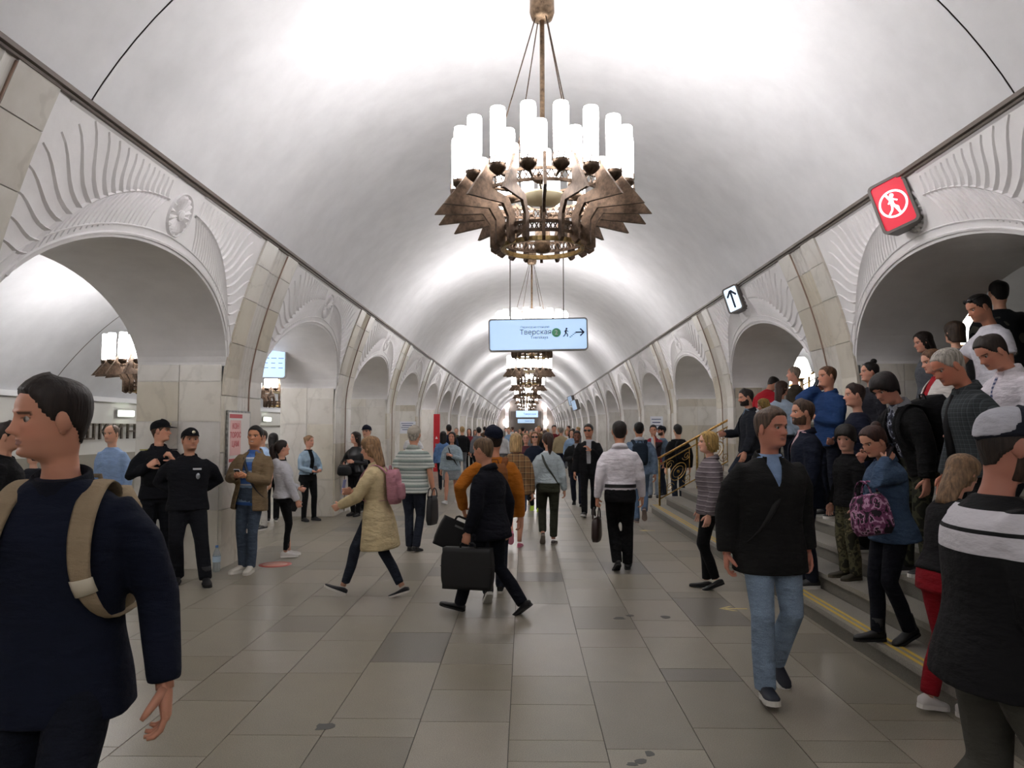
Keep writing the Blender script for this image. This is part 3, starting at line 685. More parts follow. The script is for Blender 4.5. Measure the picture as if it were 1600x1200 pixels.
# ------------------------------------------------------------------ people
def V3(*a): return np.array(a, float)
def rotm(rx=0, ry=0, rz=0): return np.array(Matrix.Rotation(R(rz), 3, 'Z') @ Matrix.Rotation(R(ry), 3, 'Y') @ Matrix.Rotation(R(rx), 3, 'X'))
def nrm(v): return v/(np.linalg.norm(v)+1e-9)
def ik(a, b, l1, l2, hint):
    d = b-a; L = np.linalg.norm(d); L2 = min(L, (l1+l2)*.998); u = d/(L+1e-9); b = a+u*L2
    x = (l1*l1-l2*l2+L2*L2)/(2*L2); hh = math.sqrt(max(1e-6, l1*l1-x*x)); h = hint-u*np.dot(hint, u)
    return a+u*x+nrm(h)*hh, b
HZ = [(-.16, .235, .12, .29), (-.08, .23, .14, .285), (-.02, .235, .24, .28), (.015, .245, .345, .28), (.06, .265, .385, .285), (.12, .283, .395, .295), (.18, .295, .398, .305), (.25, .308, .40, .33), (.33, .322, .402, .365), (.41, .333, .40, .40),
      (.5, .338, .392, .43), (.59, .343, .408, .445), (.68, .345, .405, .447), (.77, .332, .375, .43), (.85, .297, .318, .385), (.92, .232, .235, .295), (.965, .16, .155, .195), (.99, .085, .08, .10), (1.0, .02, .02, .03)]
HZ = np.array(HZ)
def lerp_tab(T, z): return [np.interp(z, T[:, 0], T[:, i]) for i in range(1, T.shape[1])]
def head_grid(nu, nv, fem=False, fat=1.0):
    """head and neck as rings of a loft in head heights: z 0 chin, 1 crown, +y forward"""
    zs = np.concatenate([np.linspace(-.16, .0, max(3, nv//8)), np.linspace(.0, .66, int(nv*.6))[1:], .66+.34*np.sin(np.linspace(0, math.pi/2, int(nv*.34)))[1:]])
    t = np.linspace(0, 1, nu, endpoint=False)*2-1; th = math.pi*np.sign(t)*np.abs(t)**1.35     # denser in front
    G_ = np.zeros((len(zs), nu, 3))
    for i, z in enumerate(zs):
        w_, f, b = lerp_tab(HZ, z)
        if fem and z < .3: w_ *= .93
        if z < .45: w_ *= fat
        if z < 0: w_ *= (.84 if fem else 1.0); b *= (.9 if fem else 1)
        c, s = np.cos(th), np.sin(th); p = 2/2.25
        x = w_*np.sign(s)*np.abs(s)**p; y = np.where(c > 0, f, b)*np.sign(c)*np.abs(c)**p
        ax = np.abs(x); front = np.clip(c, 0, 1)
        g = lambda u, m, sg: np.exp(-((u-m)/sg)**2)
        dy = 0
        if z > 0:
            nz = np.interp(z, [.27, .30, .335, .365, .42, .56, .62], [0, .035, .115, .125, .08, .022, 0]); ns = np.interp(z, [.3, .36, .5], [.075, .062, .04]); dy = dy+nz*g(ax, 0, ns)
            dy = dy+.022*g(z, .595, .03)*g(ax, .12, .12)-.05*g(z, .505, .05)*g(ax, .145, .075)+.018*g(z, .41, .06)*g(ax, .21, .06)
            dy = dy+.026*g(z, .238, .018)*g(ax, 0, .085)+.026*g(z, .19, .018)*g(ax, 0, .07)-.012*g(z, .214, .009)*g(ax, 0, .11)-.018*g(z, .145, .022)*g(ax, 0, .1)+.03*g(z, .06, .05)*g(ax, 0, .09)
        G_[i] = np.stack([x, y+dy*front, np.full(nu, z)], 1)
    return G_, th, zs
def head_color(P, tone, haircol, lips='#b0706a', stub=0.0, smile=False):
    x, y, z = np.abs(P[..., 0]), P[..., 1], P[..., 2]; C = np.zeros(P.shape); tone = np.array(srgb(tone)[:3]); C[:] = tone
    hc = np.array(srgb(haircol)[:3]); fr = y > .12
    red = (np.exp(-((z-.36)/.13)**2-((x-.18)/.12)**2)*fr*.22)[..., None]; C = C*(1-red*np.array((0, .5, .45)))
    if stub:
        m = (np.clip((.31-z)/.10, 0, 1)*np.clip((y-.0)/.22, 0, 1)*np.clip((z+.06)/.06, 0, 1)*np.where((z > .17) & (z < .26) & (x < .1), .2, 1))[..., None]*stub*.7; C = C*(1-m)+hc*m
    lip = (fr & (z > .178) & (z < .252) & (x < .115-.9*np.abs(z-.214)))[..., None]; C = np.where(lip, np.array(srgb(lips)[:3])*np.ones(3), C)
    if smile: C = np.where((fr & (np.abs(z-.216) < .014) & (x < .085))[..., None], np.array(srgb('#ddd2c8')[:3])*np.ones(3), C)
    br = (fr & (np.abs(z-.578+.12*np.abs(x-.15)) < .020) & (x > .06) & (x < .25))[..., None]*.85; C = C*(1-br)+hc*br
    ey = (fr & (np.abs(z-.517) < .012) & (x > .075) & (x < .215))[..., None]*.7; C = C*(1-ey)+np.array((.02, .015, .012))*ey
    return C
MT = np.array([(-.16, .168, .105, .118), (-.05, .17, .108, .12), (.05, .16, .106, .106), (.15, .16, .110, .10), (.28, .178, .121, .115), (.37, .185, .116, .12), (.435, .168, .085, .105), (.475, .12, .064, .085), (.51, .078, .056, .072), (.535, .066, .056, .066)])
FT = np.array([(-.16, .176, .10, .128), (-.05, .168, .10, .118), (.05, .142, .095, .092), (.13, .13, .092, .086), (.24, .146, .118, .10), (.31, .152, .122, .105), (.39, .156, .088, .10), (.44, .136, .068, .09), (.475, .092, .052, .072), (.51, .062, .05, .06)])
def ering(w_, f, b, n=24, p=2.3):
    a = np.arange(n)*2*math.pi/n; c, s = np.cos(a), np.sin(a); e = 2/p
    return np.stack([w_*np.sign(s)*np.abs(s)**e, np.where(c > 0, f, b)*np.sign(c)*np.abs(c)**e, np.zeros(n)], 1)[::-1]
def make_hand(mb, wrist, d, palm, thumb_side, s, col, curl=22, grip=None):
    """palm, four fingers and a thumb; d along the hand, palm = direction the palm faces, thumb_side = +1/-1"""
    d = nrm(d); palm = nrm(palm-d*np.dot(palm, d)); side = np.cross(d, palm)*thumb_side
    n = 10; a = np.arange(n)*2*math.pi/n; rings = []
    for t, w_, h_ in ((-.03, .026, .021), (0, .027, .020), (.03, .036, .020), (.06, .042, .017), (.088, .041, .014), (.098, .036, .009)):
        rings.append(wrist+d*t*s+s*(np.outer(np.cos(a)*w_, side)+np.outer(np.sin(a)*h_, palm)))
    mb.loft(rings, True, True, col, flip=thumb_side > 0)
    for k, (o, L) in enumerate(((.030, .070), (.0105, .078), (-.009, .073), (-.028, .058))):
        p = wrist+(d*.088+side*o)*s; ang = 0; path = [p-d*.02*s, p]; dd = d
        for j, f in enumerate((.45, .32, .24)):
            ang += R(curl*(1.0 if j else .8)+(4*k)); dd = d*math.cos(ang)+palm*math.sin(ang)+side*o*1.2; path.append(path[-1]+nrm(dd)*L*f*s)
        mb.tube(path, [.0095*s, .0095*s, .009*s, .0082*s, .0055*s], 7, col)
    p = wrist+(d*.018+side*.026+palm*.006)*s; d1 = nrm(d*.65+side*.62+palm*(.25+curl/120)); d2 = nrm(d*.9+side*.22+palm*(.3+curl/60))
    mb.tube([p-d1*.01*s, p+d1*.035*s, p+d1*.035*s+d2*.028*s, p+d1*.035*s+d2*.05*s], [.013*s, .0125*s, .0105*s, .006*s], 7, col)
def shoe(mb, sole, ank, F, s, kind):
    """F: 3x3 foot frame (columns x right, y toe, z up); ank: ankle joint, 0.085 above the sole"""
    g = lambda x, y, z: ank+F @ (V3(x, y, z-.085)*s)
    n = 14; a = np.arange(n)*2*math.pi/n; rings = []
    prof_ = [(-.072, .020, .02, .062), (-.066, .031, .018, .085), (-.03, .036, .016, .104), (.02, .038, .016, .100), (.06, .041, .016, .080), (.11, .046, .016, .062), (.155, .044, .016, .054), (.185, .032, .018, .043), (.198, .016, .022, .034)]
    if kind == 'flat': prof_ = [(y, w_*.88, lo, lo+(hi-lo)*(.55 if y > .0 else .62)) for y, w_, lo, hi in prof_]
    for y, w_, lo, hi in prof_:
        zc, hh = (lo+hi)/2, (hi-lo)/2
        rings.append(np.array([g(w_*math.copysign(abs(math.cos(t))**.8, math.cos(t)), y, zc+hh*math.copysign(abs(math.sin(t))**.8, math.sin(t))) for t in a]))
    mb.loft(rings, True, True)
    if kind == 'boot': mb.tube([g(0, -.02, .07), g(0, -.015, .14), g(0, -.012, .20)], [.05*s, .052*s, .056*s], 10)
    out = [(-.076, .0), (-.07, .026), (-.03, .037), (.03, .037), (.09, .045), (.13, .048), (.17, .042), (.195, .024), (.204, 0)]
    pts = [(w_, y) for y, w_ in out]+[(-w_, y) for y, w_ in out[::-1][1:-1]]
    th = .030 if kind in ('sneaker',) else .02
    sole.prism([(x, y) for x, y in pts][::-1], lambda u, v, q: tuple(g(u, v, q)), .0, th)
def loft_garment(T, z0, z1, loose, flare=0, n=24, steps=16):
    rings = []
    for z in np.linspace(z0, z1, steps):
        w_, f, b = lerp_tab(T, max(z, T[0, 0])); k = 1 if z < .40 else max(0.15, 1-(z-.40)/.12)
        e = loose*k+(flare*max(0, (.1-z)/.5) if z < .1 else 0); r = ering(w_+e, f+e, b+e, n); r[:, 2] = z; rings.append(r)
    return rings
PEOPLE = []
def person(loc, yaw, label, h=1.75, fem=False, g=1.0, lean=0, tilt=0, twist=0, hy=0, hp=0, feet='stand', hands=None, curl=(22, 22), pdir=(None, None),
           skin='#c99b82', hair=('short', '#2b211c'), top=None, bottom=None, shoes=('sneaker', '#2a2a2c', '#d8d6d0'), inner=None, lod=1, stub=0, beard=None, cap=None, glasses=None,
           collar=None, head=1.0, group=None, smile=False, neck_tie=None, fat=1.0, belt=None, socks=None, pelvis_y=0.0, drop=0.0, abd=.078):
    s = h/1.75; root = empty('person', loc, R(yaw)); tag(root, label, 'person', group)
    vox = (.011, .016, .024)[lod]*s; T = (FT if fem else MT).copy(); T[:, 1:] *= g
    # ---- skeleton
    if feet == 'stand': feet = ((.10, .02, 0, 0), (-.10, -.01, 0, 0))
    elif feet == 'walkR': feet = ((.07, .30, 0, -12), (-.07, -.30, 0, 38))
    elif feet == 'walkL': feet = ((.07, -.30, 0, 38), (-.07, .30, 0, -12))
    elif feet == 'passR': feet = ((.07, .05, 0, 0), (-.07, -.22, .10, 50))
    elif feet == 'passL': feet = ((.07, -.22, .10, 50), (-.07, .05, 0, 0))
    ank, FF = [], []
    for i, ft in enumerate(feet):
        x, y, z, p = ft[:4]; yw = ft[4] if len(ft) > 4 else (-8 if i == 0 else 8)
        F = rotm(rz=yw) @ rotm(rx=-p); ball = V3(x, y+.12, z+.0)
        if p >= 0: a_ = ball+F @ V3(0, -.12, .085)
        else: a_ = V3(x, y-.06, z)+F @ V3(0, .06, .085)
        ank.append(a_); FF.append(F)
    hipz = .925-drop
    for a_, sx in zip(ank, (1, -1)):
        dx = a_[0]-sx*.09; dy_ = a_[1]-pelvis_y; hipz = min(hipz, a_[2]+math.sqrt(max(.05, .836**2-dx*dx-dy_*dy_)))
    pel = V3(0, pelvis_y, hipz+.025)
    TF = rotm(rz=twist) @ rotm(ry=tilt) @ rotm(rx=-lean)
    tt = lambda q: (pel+np.asarray(q) @ TF.T)
    hips = [pel+V3(.088, 0, -.025), pel+V3(-.088, 0, -.025)]
    knees = []
    for i in range(2):
        k_, a2 = ik(hips[i], ank[i], .43, .41, V3((.12, -.12)[i], 1, .1)); knees.append(k_); ank[i] = a2
    shx = (.165 if fem else .188)*g**.5; shz = .405 if fem else .425
    sh = [tt((shx, -.005, shz)), tt((-shx, -.005, shz))]; el, wr = [], []
    hands = hands or (0, 0)
    for i, hd in enumerate(hands):
        sg = (1, -1)[i]
        if np.isscalar(hd):      # hanging arm swung forward by hd degrees
            a_ = R(hd); L = .515; t_ = sh[i]+TF @ V3(sg*abd, L*math.sin(a_)+.03, -L*math.cos(a_)); hint = V3(sg*.25, -1, -.1)
        else: t_ = np.array(hd, float); hint = V3(sg*.8, -.7, -.5) if t_[2] < sh[i][2]-.08 else V3(sg*.4, .15, -1)
        e_, w__ = ik(sh[i], t_, .285, .25, hint); el.append(e_); wr.append(w__)
    body = MB(); skin = _hex(skin, 1.10); tone = np.array(srgb(skin)[:3])
    # ---- head
    nu, nv = ((60, 62), (40, 40), (20, 22))[lod]
    HG, th, zs = head_grid(nu, nv, fem, fat); hs = .236*head*(.96 if fem else 1.0); off = V3(0, .018, 0)
    HR = TF @ rotm(rz=hy) @ rotm(rx=-hp); piv = tt((0, -.005, .525 if not fem else .505)); up = .055
    def hw(P): return piv+((np.asarray(P)*hs+V3(0, .018, up)) @ HR.T)
    C = head_color(HG, skin, hair[1] if hair[0] != 'none' else '#6b5a4c', '#b5675f' if fem else '#a8766a', stub, smile)
    rings = [hw(r) for r in HG]
    base = []
    for z, rx, ry in ((.40, .10, .07), (.455, .075, .062), (.50, .058 if not fem else .05, .058 if not fem else .05)):
        c_, s_ = np.cos(th), np.sin(th); base.append(tt(np.stack([rx*s_, ry*c_-.012, np.full(nu, z-(.02 if fem else 0))], 1)))
    k_ = len(base); allr = base+rings; cc = np.concatenate([np.tile(tone, (nu*k_, 1)), C.reshape(-1, 3)])
    body.loft(allr, True, True, cc, flip=True)
    for sg in (1, -1):
        M_ = HR @ rotm(rz=sg*-22)
        body.ell(hw((sg*.345, -.03, .46)), (.010*hs/.236, .030*hs/.236, .033*hs/.236), 10, 8, tone*.93, M_); 
        body.ell(hw((sg*.34, -.005, .36)), (.009, .014, .016), 8, 5, tone*.9, M_)
        if lod < 2:
            ec = hw((sg*.145, .318, .497)); r_ = .048*hs; n1, n2 = 12, 9; col = []
            for j in range(n2+1):
                ph = -math.pi/2+math.pi*min(max(j/n2, .02), .98)
                for q in range(n1): a_ = q*2*math.pi/n1; dd = (math.cos(ph)*math.sin(a_)); col.append((.02, .015, .01) if dd > .82 else ((.08, .05, .03) if dd > .6 else (.42, .38, .35)))
            body.ell(ec, (r_, r_, r_), n1, n2, np.array(col), HR)
    # ---- arms, hands, legs of the body
    short = top.get('short', False) if top else True
    for i in range(2):
        sg = (1, -1)[i]; r0 = .043 if fem else .05; m_ = .85 if not short else 1.0
        body.tube([tt((sg*.07, 0, shz-.06)), sh[i]-TF @ V3(sg*.022, 0, .032), (sh[i]+el[i])/2, el[i], el[i]*.6+wr[i]*.4, wr[i], wr[i]+nrm(wr[i]-el[i])*.02], [.03*m_, r0*(.6 if not short else .72), r0*.92*m_*(.85 if not short else 1), r0*.78*m_, r0*.8*m_, .026, .025], 10, tone)
        d = nrm(wr[i]-el[i]); p_ = pdir[i]; p_ = V3(-sg, .25, 0) if p_ is None else np.array(p_, float)
        if np.isscalar(hands[i]): d = nrm(d+V3(0, 0, -.35))
        make_hand(body, wr[i]+d*.005, d, p_, (1 if np.dot(np.cross(d, p_), V3(-sg, .6, .4)) > 0 else -1), s**0*(.94 if fem else 1.04), tone, curl[i])
    legk = (bottom or {}).get('kind', 'trousers')
    for i in range(2):
        body.tube([hips[i]+V3(0, 0, .03), hips[i]*.5+knees[i]*.5, knees[i], knees[i]*.6+ank[i]*.4+V3(0, -.012, 0), ank[i]*.75+knees[i]*.25, ank[i]], [.05, .045, .034, .036, .030, .031] if legk == 'trousers' else ([.06, .062, .047, .05, .036, .033] if legk == 'skirt' else [.055, .055, .047, .05, .036, .033]), 12, tone*.97)
    rings = loft_garment(T*np.array([1, .74, .70, .70]), -.06, .46, 0, n=16, steps=7); body.loft([tt(r) for r in rings], True, True, tone)
    def sc(o):   # everything is built for 1.75 m, then scaled
        o.scale = (s, s, s); return o
    sc(ob('body', body, skinmat(), root))
    # ---- garments (fused by remeshing)
    def garment(name, mb, mat, fn=None, it=6, v=None, par=None):
        o = ob(name, mb, mat, par or root)
        if par is None: sc(o)
        m = o.modifiers.new('r', 'REMESH'); m.mode = 'VOXEL'; m.voxel_size = (v or vox)/s; m = o.modifiers.new('s', 'SMOOTH'); m.factor = .5; m.iterations = it
        BAKE.append((o, fn)); return o
    if top:
        mb = MB(); lo = top.get('loose', .014); hem = top.get('hem', -.10); z1 = .515 if not fem else .49
        mb.loft([tt(r) for r in loft_garment(T, hem, z1, lo, top.get('flare', .05))], True, True)
        sl = top.get('sleeve', 1.0); ar = (.046 if fem else .054)+lo
        for i in range(2):
            sg = (1, -1)[i]; P_ = [tt((sg*.07, -.005, shz-.055)), sh[i]+(tt((0, 0, 0))-tt((sg*.018, 0, .026)))*1.0, sh[i]*.6+el[i]*.4]
            rad = [ar*1.0, ar*.98, ar*.96]
            if short: P_.append(sh[i]*.28+el[i]*.72); rad.append(ar*1.02)
            else:
                e2 = wr[i]*sl+el[i]*(1-sl); P_ += [el[i], el[i]*.5+e2*.5, e2]; rad += [ar*.88, ar*.80, ar*.70]
            mb.tube(P_, rad, 12)
        if top.get('hood'): mb.ell(tt((0, -.10, .46)), (.13, .07, .075), 14, 9, None, TF)
        op = top.get('open'); iT = np.linalg.inv(TF)
        if op:
            def cut(o, op=op, pel=pel, iT=iT, hem=hem, z1=z1):
                me = o.data; bm = bmesh.new(); bm.from_mesh(me); kill = []
                for f in bm.faces:
                    q = iT @ (np.array(f.calc_center_median())-pel)
                    if q[1] > .02 and hem-.05 < q[2] < .56:
                        t_ = (q[2]-hem)/(z1-hem); lim = np.interp(t_, [p[0] for p in op], [p[1] for p in op])
                        if lim > .001 and abs(q[0]) < lim: kill.append(f)
                bmesh.ops.delete(bm, geom=kill, context='FACES')
                for v in bm.verts:
                    if v.is_boundary:
                        q = iT @ (np.array(v.co)-pel); lim = np.interp((q[2]-hem)/(z1-hem), [p[0] for p in op], [p[1] for p in op])
                        if q[1] > .02 and lim > .001 and abs(abs(q[0])-lim) < .03: q[0] = math.copysign(lim, q[0]); v.co = Vector(np.linalg.inv(iT) @ q+pel)
                bm.to_mesh(me); bm.free()
                m = o.modifiers.new('thickness', 'SOLIDIFY'); m.thickness = .008; m.offset = -1
            garment(top.get('name', 'jacket'), mb, top['mat'], cut)
        else: garment(top.get('name', 'jacket'), mb, top['mat'])
    if inner:
        mb = MB(); mb.loft([tt(r) for r in loft_garment(T, max(-.14, (top or {}).get('hem', -.1)-.0), .53 if not fem else .505, .006)], True, True); sc(ob(inner.get('name', 'shirt'), mb, inner['mat'], root))
    if collar:
        mb = MB(); rg = []; zb = .475 if not fem else .455; a = np.linspace(R(28), R(332), 21)
        for z, rr in ((zb, .088), (zb+.028, .078), (zb+.062, .074), (zb+.058, .084), (zb+.01, .104)):
            q = np.stack([rr*(.92 if fem else 1)*np.sin(a), rr*np.cos(a)*.95-.012, np.full(21, z)-.022*np.cos(a)], 1); rg.append(tt(q))
        mb.loft(rg, False, False); o = sc(ob('collar', mb, collar, root)); m = o.modifiers.new('thickness', 'SOLIDIFY'); m.thickness = .006
    if neck_tie is not None:
        mb = MB(); mb.tube([tt((0, .075, .475)), tt((0, .115, .40)), tt((0, .148, .28)), tt((0, .148, .05))], [.018, .022, .034, .04], 6, squash=.25, ref=(1, 0, 0)); sc(ob('tie', mb, neck_tie, root))
    if bottom:
        kind = bottom['kind']; lo = bottom.get('loose', .01); mb = MB(); bm_ = bottom['mat']
        if kind in ('trousers', 'shorts'):
            rg = loft_garment(T, -.135, .085, lo*.6+.007, steps=7); mb.loft([tt(r) if k > 2 else pel+r for k, r in enumerate(rg)], True, True)
            for i in range(2):
                kn, an = knees[i], ank[i]; cuff = bottom.get('cuff', 1.0)
                if kind == 'shorts': P_ = [hips[i]+V3(0, 0, .04), hips[i]*.55+kn*.45, hips[i]*.12+kn*.88]; rad = [.088+lo, .084+lo, .078+lo]
                else:
                    e2 = an*cuff+kn*(1-cuff)+V3(0, -.005, -.03*cuff); sk = bottom.get('slim', 0)
                    P_ = [hips[i]+V3(0, 0, .04), hips[i]*.55+kn*.45, kn, kn*.5+e2*.5+V3(0, -.012, 0), e2]; rad = [.080*g+lo, .073*g+lo, .055+lo-sk*.004, .054+lo-sk*.010, .048+lo-sk*.014]
                mb.tube(P_, rad, 14)
            garment('trousers' if kind == 'trousers' else 'shorts', mb, bm_, None, 5)
        elif kind == 'skirt':
            hem = bottom.get('hem', -.42); rg = []
            for z in np.linspace(.08, hem, 8):
                w_, f, b = lerp_tab(T, max(z, -.16)); e = lo+max(0, -z)*bottom.get('flare', .12); r = ering(w_+e, f+e, b+e, 24); r[:, 2] = z; rg.append(pel+r)
            mb.loft(rg[::-1], False, True); o = sc(ob('skirt', mb, bm_, root)); m = o.modifiers.new('thickness', 'SOLIDIFY'); m.thickness = .006
    if belt is not None:
        mb = MB(); rg = loft_garment(T, .035, .075, .026, steps=2); mb.loft([tt(r) for r in rg], False, True); sc(ob('belt', mb, belt, root))
    for i in range(2):
        mb, so = MB(), MB(); shoe(mb, so, ank[i], FF[i], 1.0 if not fem else .92, shoes[0]); o = sc(ob('shoe', mb, plain(shoes[1], .55) if isinstance(shoes[1], str) else shoes[1], root)); ob('sole', so, plain(shoes[2], .7), o, smooth=False)
        if socks: mb = MB(); mb.tube([ank[i]+V3(0, 0, -.02), ank[i]*.8+knees[i]*.2], [.042, .042], 10); sc(ob('sock', mb, plain(socks, .9), root))
    # ---- hair, caps
    st_, hc = hair[0], hair[1]; hm = hairmat(hc)
    TH = th[None, :]*np.ones((len(zs), 1)); Z_ = HG[..., 2]; cen = V3(0, -.03, .55)
    def shell(line, thick, soft=.05, bulge=None):
        zl = np.interp(np.abs(TH), [R(q) for q, _ in line], [z for _, z in line]); m = np.clip((Z_-zl)/soft, 0, 1); m = m*m*(3-2*m)
        D = HG-cen; D = D/np.linalg.norm(D, axis=-1, keepdims=True)
        tk = thick if bulge is None else thick+bulge(TH, Z_); P_ = HG+D*((m*tk-(1-m)*.03)[..., None]); keep = int(np.searchsorted(zs, -.02)); q = MB(); q.loft([hw(r) for r in P_[keep:]], True, True, flip=True); return q
    L_S = [(0, .80), (30, .79), (50, .70), (62, .56), (78, .44), (100, .40), (118, .30), (140, .14), (180, .10)]
    if cap: st_ = {'long': 'long', 'none': 'none'}.get(st_, 'buzz') if st_ not in ('pony', 'bun') else st_
    if st_ == 'short': q = shell(L_S, .030, .05, lambda a, z: .055*np.clip((z-.7)/.3, 0, 1)*np.clip(np.cos(a)+.6, 0, 1)); sc(ob('hair', q, hm, root))
    elif st_ == 'buzz': sc(ob('hair', shell(L_S, .022, .04), hm, root))
    elif st_ == 'thin': sc(ob('hair', shell([(0, .99), (25, .98), (45, .88), (62, .66), (78, .46), (100, .40), (118, .30), (140, .14), (180, .10)], .028, .06), hm, root))
    elif st_ == 'fringe': sc(ob('hair', shell([(0, .66), (30, .62), (50, .50), (62, .40), (78, .34), (100, .30), (118, .20), (140, .04), (180, .0)], .085, .04), hm, root))
    elif st_ in ('pony', 'bun', 'long', 'bob'):
        if st_ in ('long', 'bob'): q = shell([(0, .84), (30, .80), (50, .66), (65, .40), (80, .12), (100, .0), (180, .0)], .07, .05)
        else: q = shell([(0, .82), (30, .80), (50, .68), (65, .52), (85, .46), (105, .40), (120, .28), (140, .16), (180, .14)], .045, .05)
        if st_ == 'pony':
            q.tube([hw(p) for p in ((0, -.40, .70), (0, -.52, .72), (0, -.64, .58), (0, -.66, .30), (0, -.60, -.02), (0, -.56, -.30), (0, -.56, -.50))], [.10*hs, .15*hs, .19*hs, .19*hs, .17*hs, .12*hs, .03*hs], 10)
        elif st_ == 'bun': q.ell(hw((0, -.30, 1.02) if len(hair) < 3 else hair[2]), (.17*hs, .17*hs, .15*hs), 12, 8)
        else:
            Lh = (hair[2] if len(hair) > 2 else (-.55 if st_ == 'long' else -.02)); rg = []
            for z in np.linspace(.62, Lh, 9):
                k = np.clip((.62-z)/1.0, 0, 1); a1 = R(np.interp(z, [-.6, 0, .3, .62], [125, 112, 96, 84])); aa = np.linspace(a1, 2*math.pi-a1, 18)
                ro, ri = .43+.03*k, .24; yb = .50+.05*k-.10*max(0, -z-.2)
                o_ = np.stack([ro*np.sin(aa), yb*np.cos(aa)*1.0, np.full(18, z)], 1); i_ = np.stack([ri*np.sin(aa), .30*np.cos(aa), np.full(18, z)], 1)
                rg.append(hw(np.concatenate([o_, i_[::-1]])))
            q.loft(rg, True, True, flip=True)
        sc(ob('hair', q, hm, root))
    if beard: 
        zt = .30; D = HG-V3(0, 0, .3); D = D/np.linalg.norm(D, axis=-1, keepdims=True); ax = np.abs(HG[..., 0])
        m = ((np.abs(TH) < R(95)) & (Z_ < np.interp(np.abs(TH), [0, R(25), R(60), R(90)], [.15, .27, .30, .44])) & (Z_ > -.04) & ~((ax < .115) & (Z_ > .175) & (Z_ < .262))).astype(float)
        m = np.maximum(m, ((np.abs(TH) < R(30)) & (np.abs(Z_-.275) < .02)).astype(float)); P_ = HG+D*((m*.018-(1-m)*.03)[..., None]); i0 = int(np.searchsorted(zs, -.06)); i1 = int(np.searchsorted(zs, .5))
        q = MB(); q.loft([hw(r) for r in P_[i0:i1]], True, True, flip=True); sc(ob('beard', q, hairmat(beard), root))
    if cap:
        q = shell([(0, .70), (60, .66), (100, .58), (180, .46)], .052, .025, lambda a, z: .05*np.clip((z-.75)/.2, 0, 1)*np.clip(np.cos(a)+.3, 0, 1)); o = sc(ob('cap', q, cap['mat'], root))
        if cap.get('panel'): ob('cap_panel', shell([(0, 1.3), (80, 1.3), (100, .66), (130, .55), (180, .50)], .066, .025), cap['panel'], o)
        q = MB(); fl = cap.get('back', False); rg = []
        for a in np.linspace(-1.15, 1.15, 13):
            sx, cy = math.sin(a), math.cos(a); sgn = -1 if fl else 1
            rg.append([hw((.36*sx, sgn*(.36*cy+.03), .715)), hw((.38*sx, sgn*(.40*cy+.03+.36*max(0, math.cos(a*1.25))), .70-.05*math.cos(a))), hw((.38*sx, sgn*(.40*cy+.03+.36*max(0, math.cos(a*1.25))), .675-.05*math.cos(a))), hw((.36*sx, sgn*(.36*cy+.03), .685))])
        q.loft([np.array(r) for r in rg], True, True); ob('visor', q, cap.get('visor', cap['mat']), o)
        if cap.get('badge'): q = MB(); q.ell(hw((0, .47, .83)), (.02, .008, .018), 10, 6, None, HR); ob('badge', q, plain('#d9d2b4', .4, .5), o)
    if glasses:
        q = MB(); dz, dy_ = (0, 0) if glasses != 'up' else (.36, -.12)
        for sg in (1, -1):
            c_ = hw((sg*.155, .445+dy_, .505+dz)); q.ell(c_, (.030, .006, .021), 12, 6, None, HR)
            q.tube([hw((sg*.27, .40+dy_, .53+dz)), hw((sg*.365, 0+dy_, .53+dz))], .004, 5)
        q.tube([hw((-.1, .45+dy_, .53+dz)), hw((.1, .45+dy_, .53+dz))], .004, 5)
        sc(ob('sunglasses' if glasses != 'clear' else 'glasses', q, plain('#141416', .15), root))
    Mw = Matrix.Translation(loc) @ Matrix.Rotation(R(yaw), 4, 'Z') @ Matrix.Scale(s, 4)
    info = dict(root=root, M=Mw, s=s, wr=wr, tt=tt, TF=TF, hw=hw, el=el, pel=pel, sh=sh, yaw=yaw, HR=HR)
    PEOPLE.append(info); return info
def held(name, P, local, rz=0, rx=0, ry=0, label='', cat='', frame='body'):
    """an object carried by person P: its own thing, placed from the person's frame"""
    q = P['tt'](local) if frame == 'torso' else np.array(local)
    F = P['TF'] if frame == 'torso' else np.eye(3)
    M = P['M'] @ Matrix.Translation(q) @ Matrix(F.tolist()).to_4x4() @ Matrix(rotm(rx, ry, rz).tolist()).to_4x4()
    r_ = empty(name); r_.matrix_world = M; tag(r_, label, cat); return r_
def rbox(mb, c, d, p=5, n=28, steps=7, taper=1.0, soft=.75):
    """soft cornered box, rings along z"""
    a = np.arange(n)*2*math.pi/n; e = 2/p; rg = []
    for t in np.linspace(-1, 1, steps):
        k = (1-abs(t)**6)**.35 if abs(t) < 1 else soft; k = max(k, soft)*(1+(taper-1)*(t+1)/2)
        rg.append(np.stack([c[0]+d[0]/2*k*np.sign(np.cos(a))*np.abs(np.cos(a))**e, c[1]+d[1]/2*k*np.sign(np.sin(a))*np.abs(np.sin(a))**e, np.full(n, c[2]+d[2]/2*t)], 1))
    mb.loft(rg, True, True)
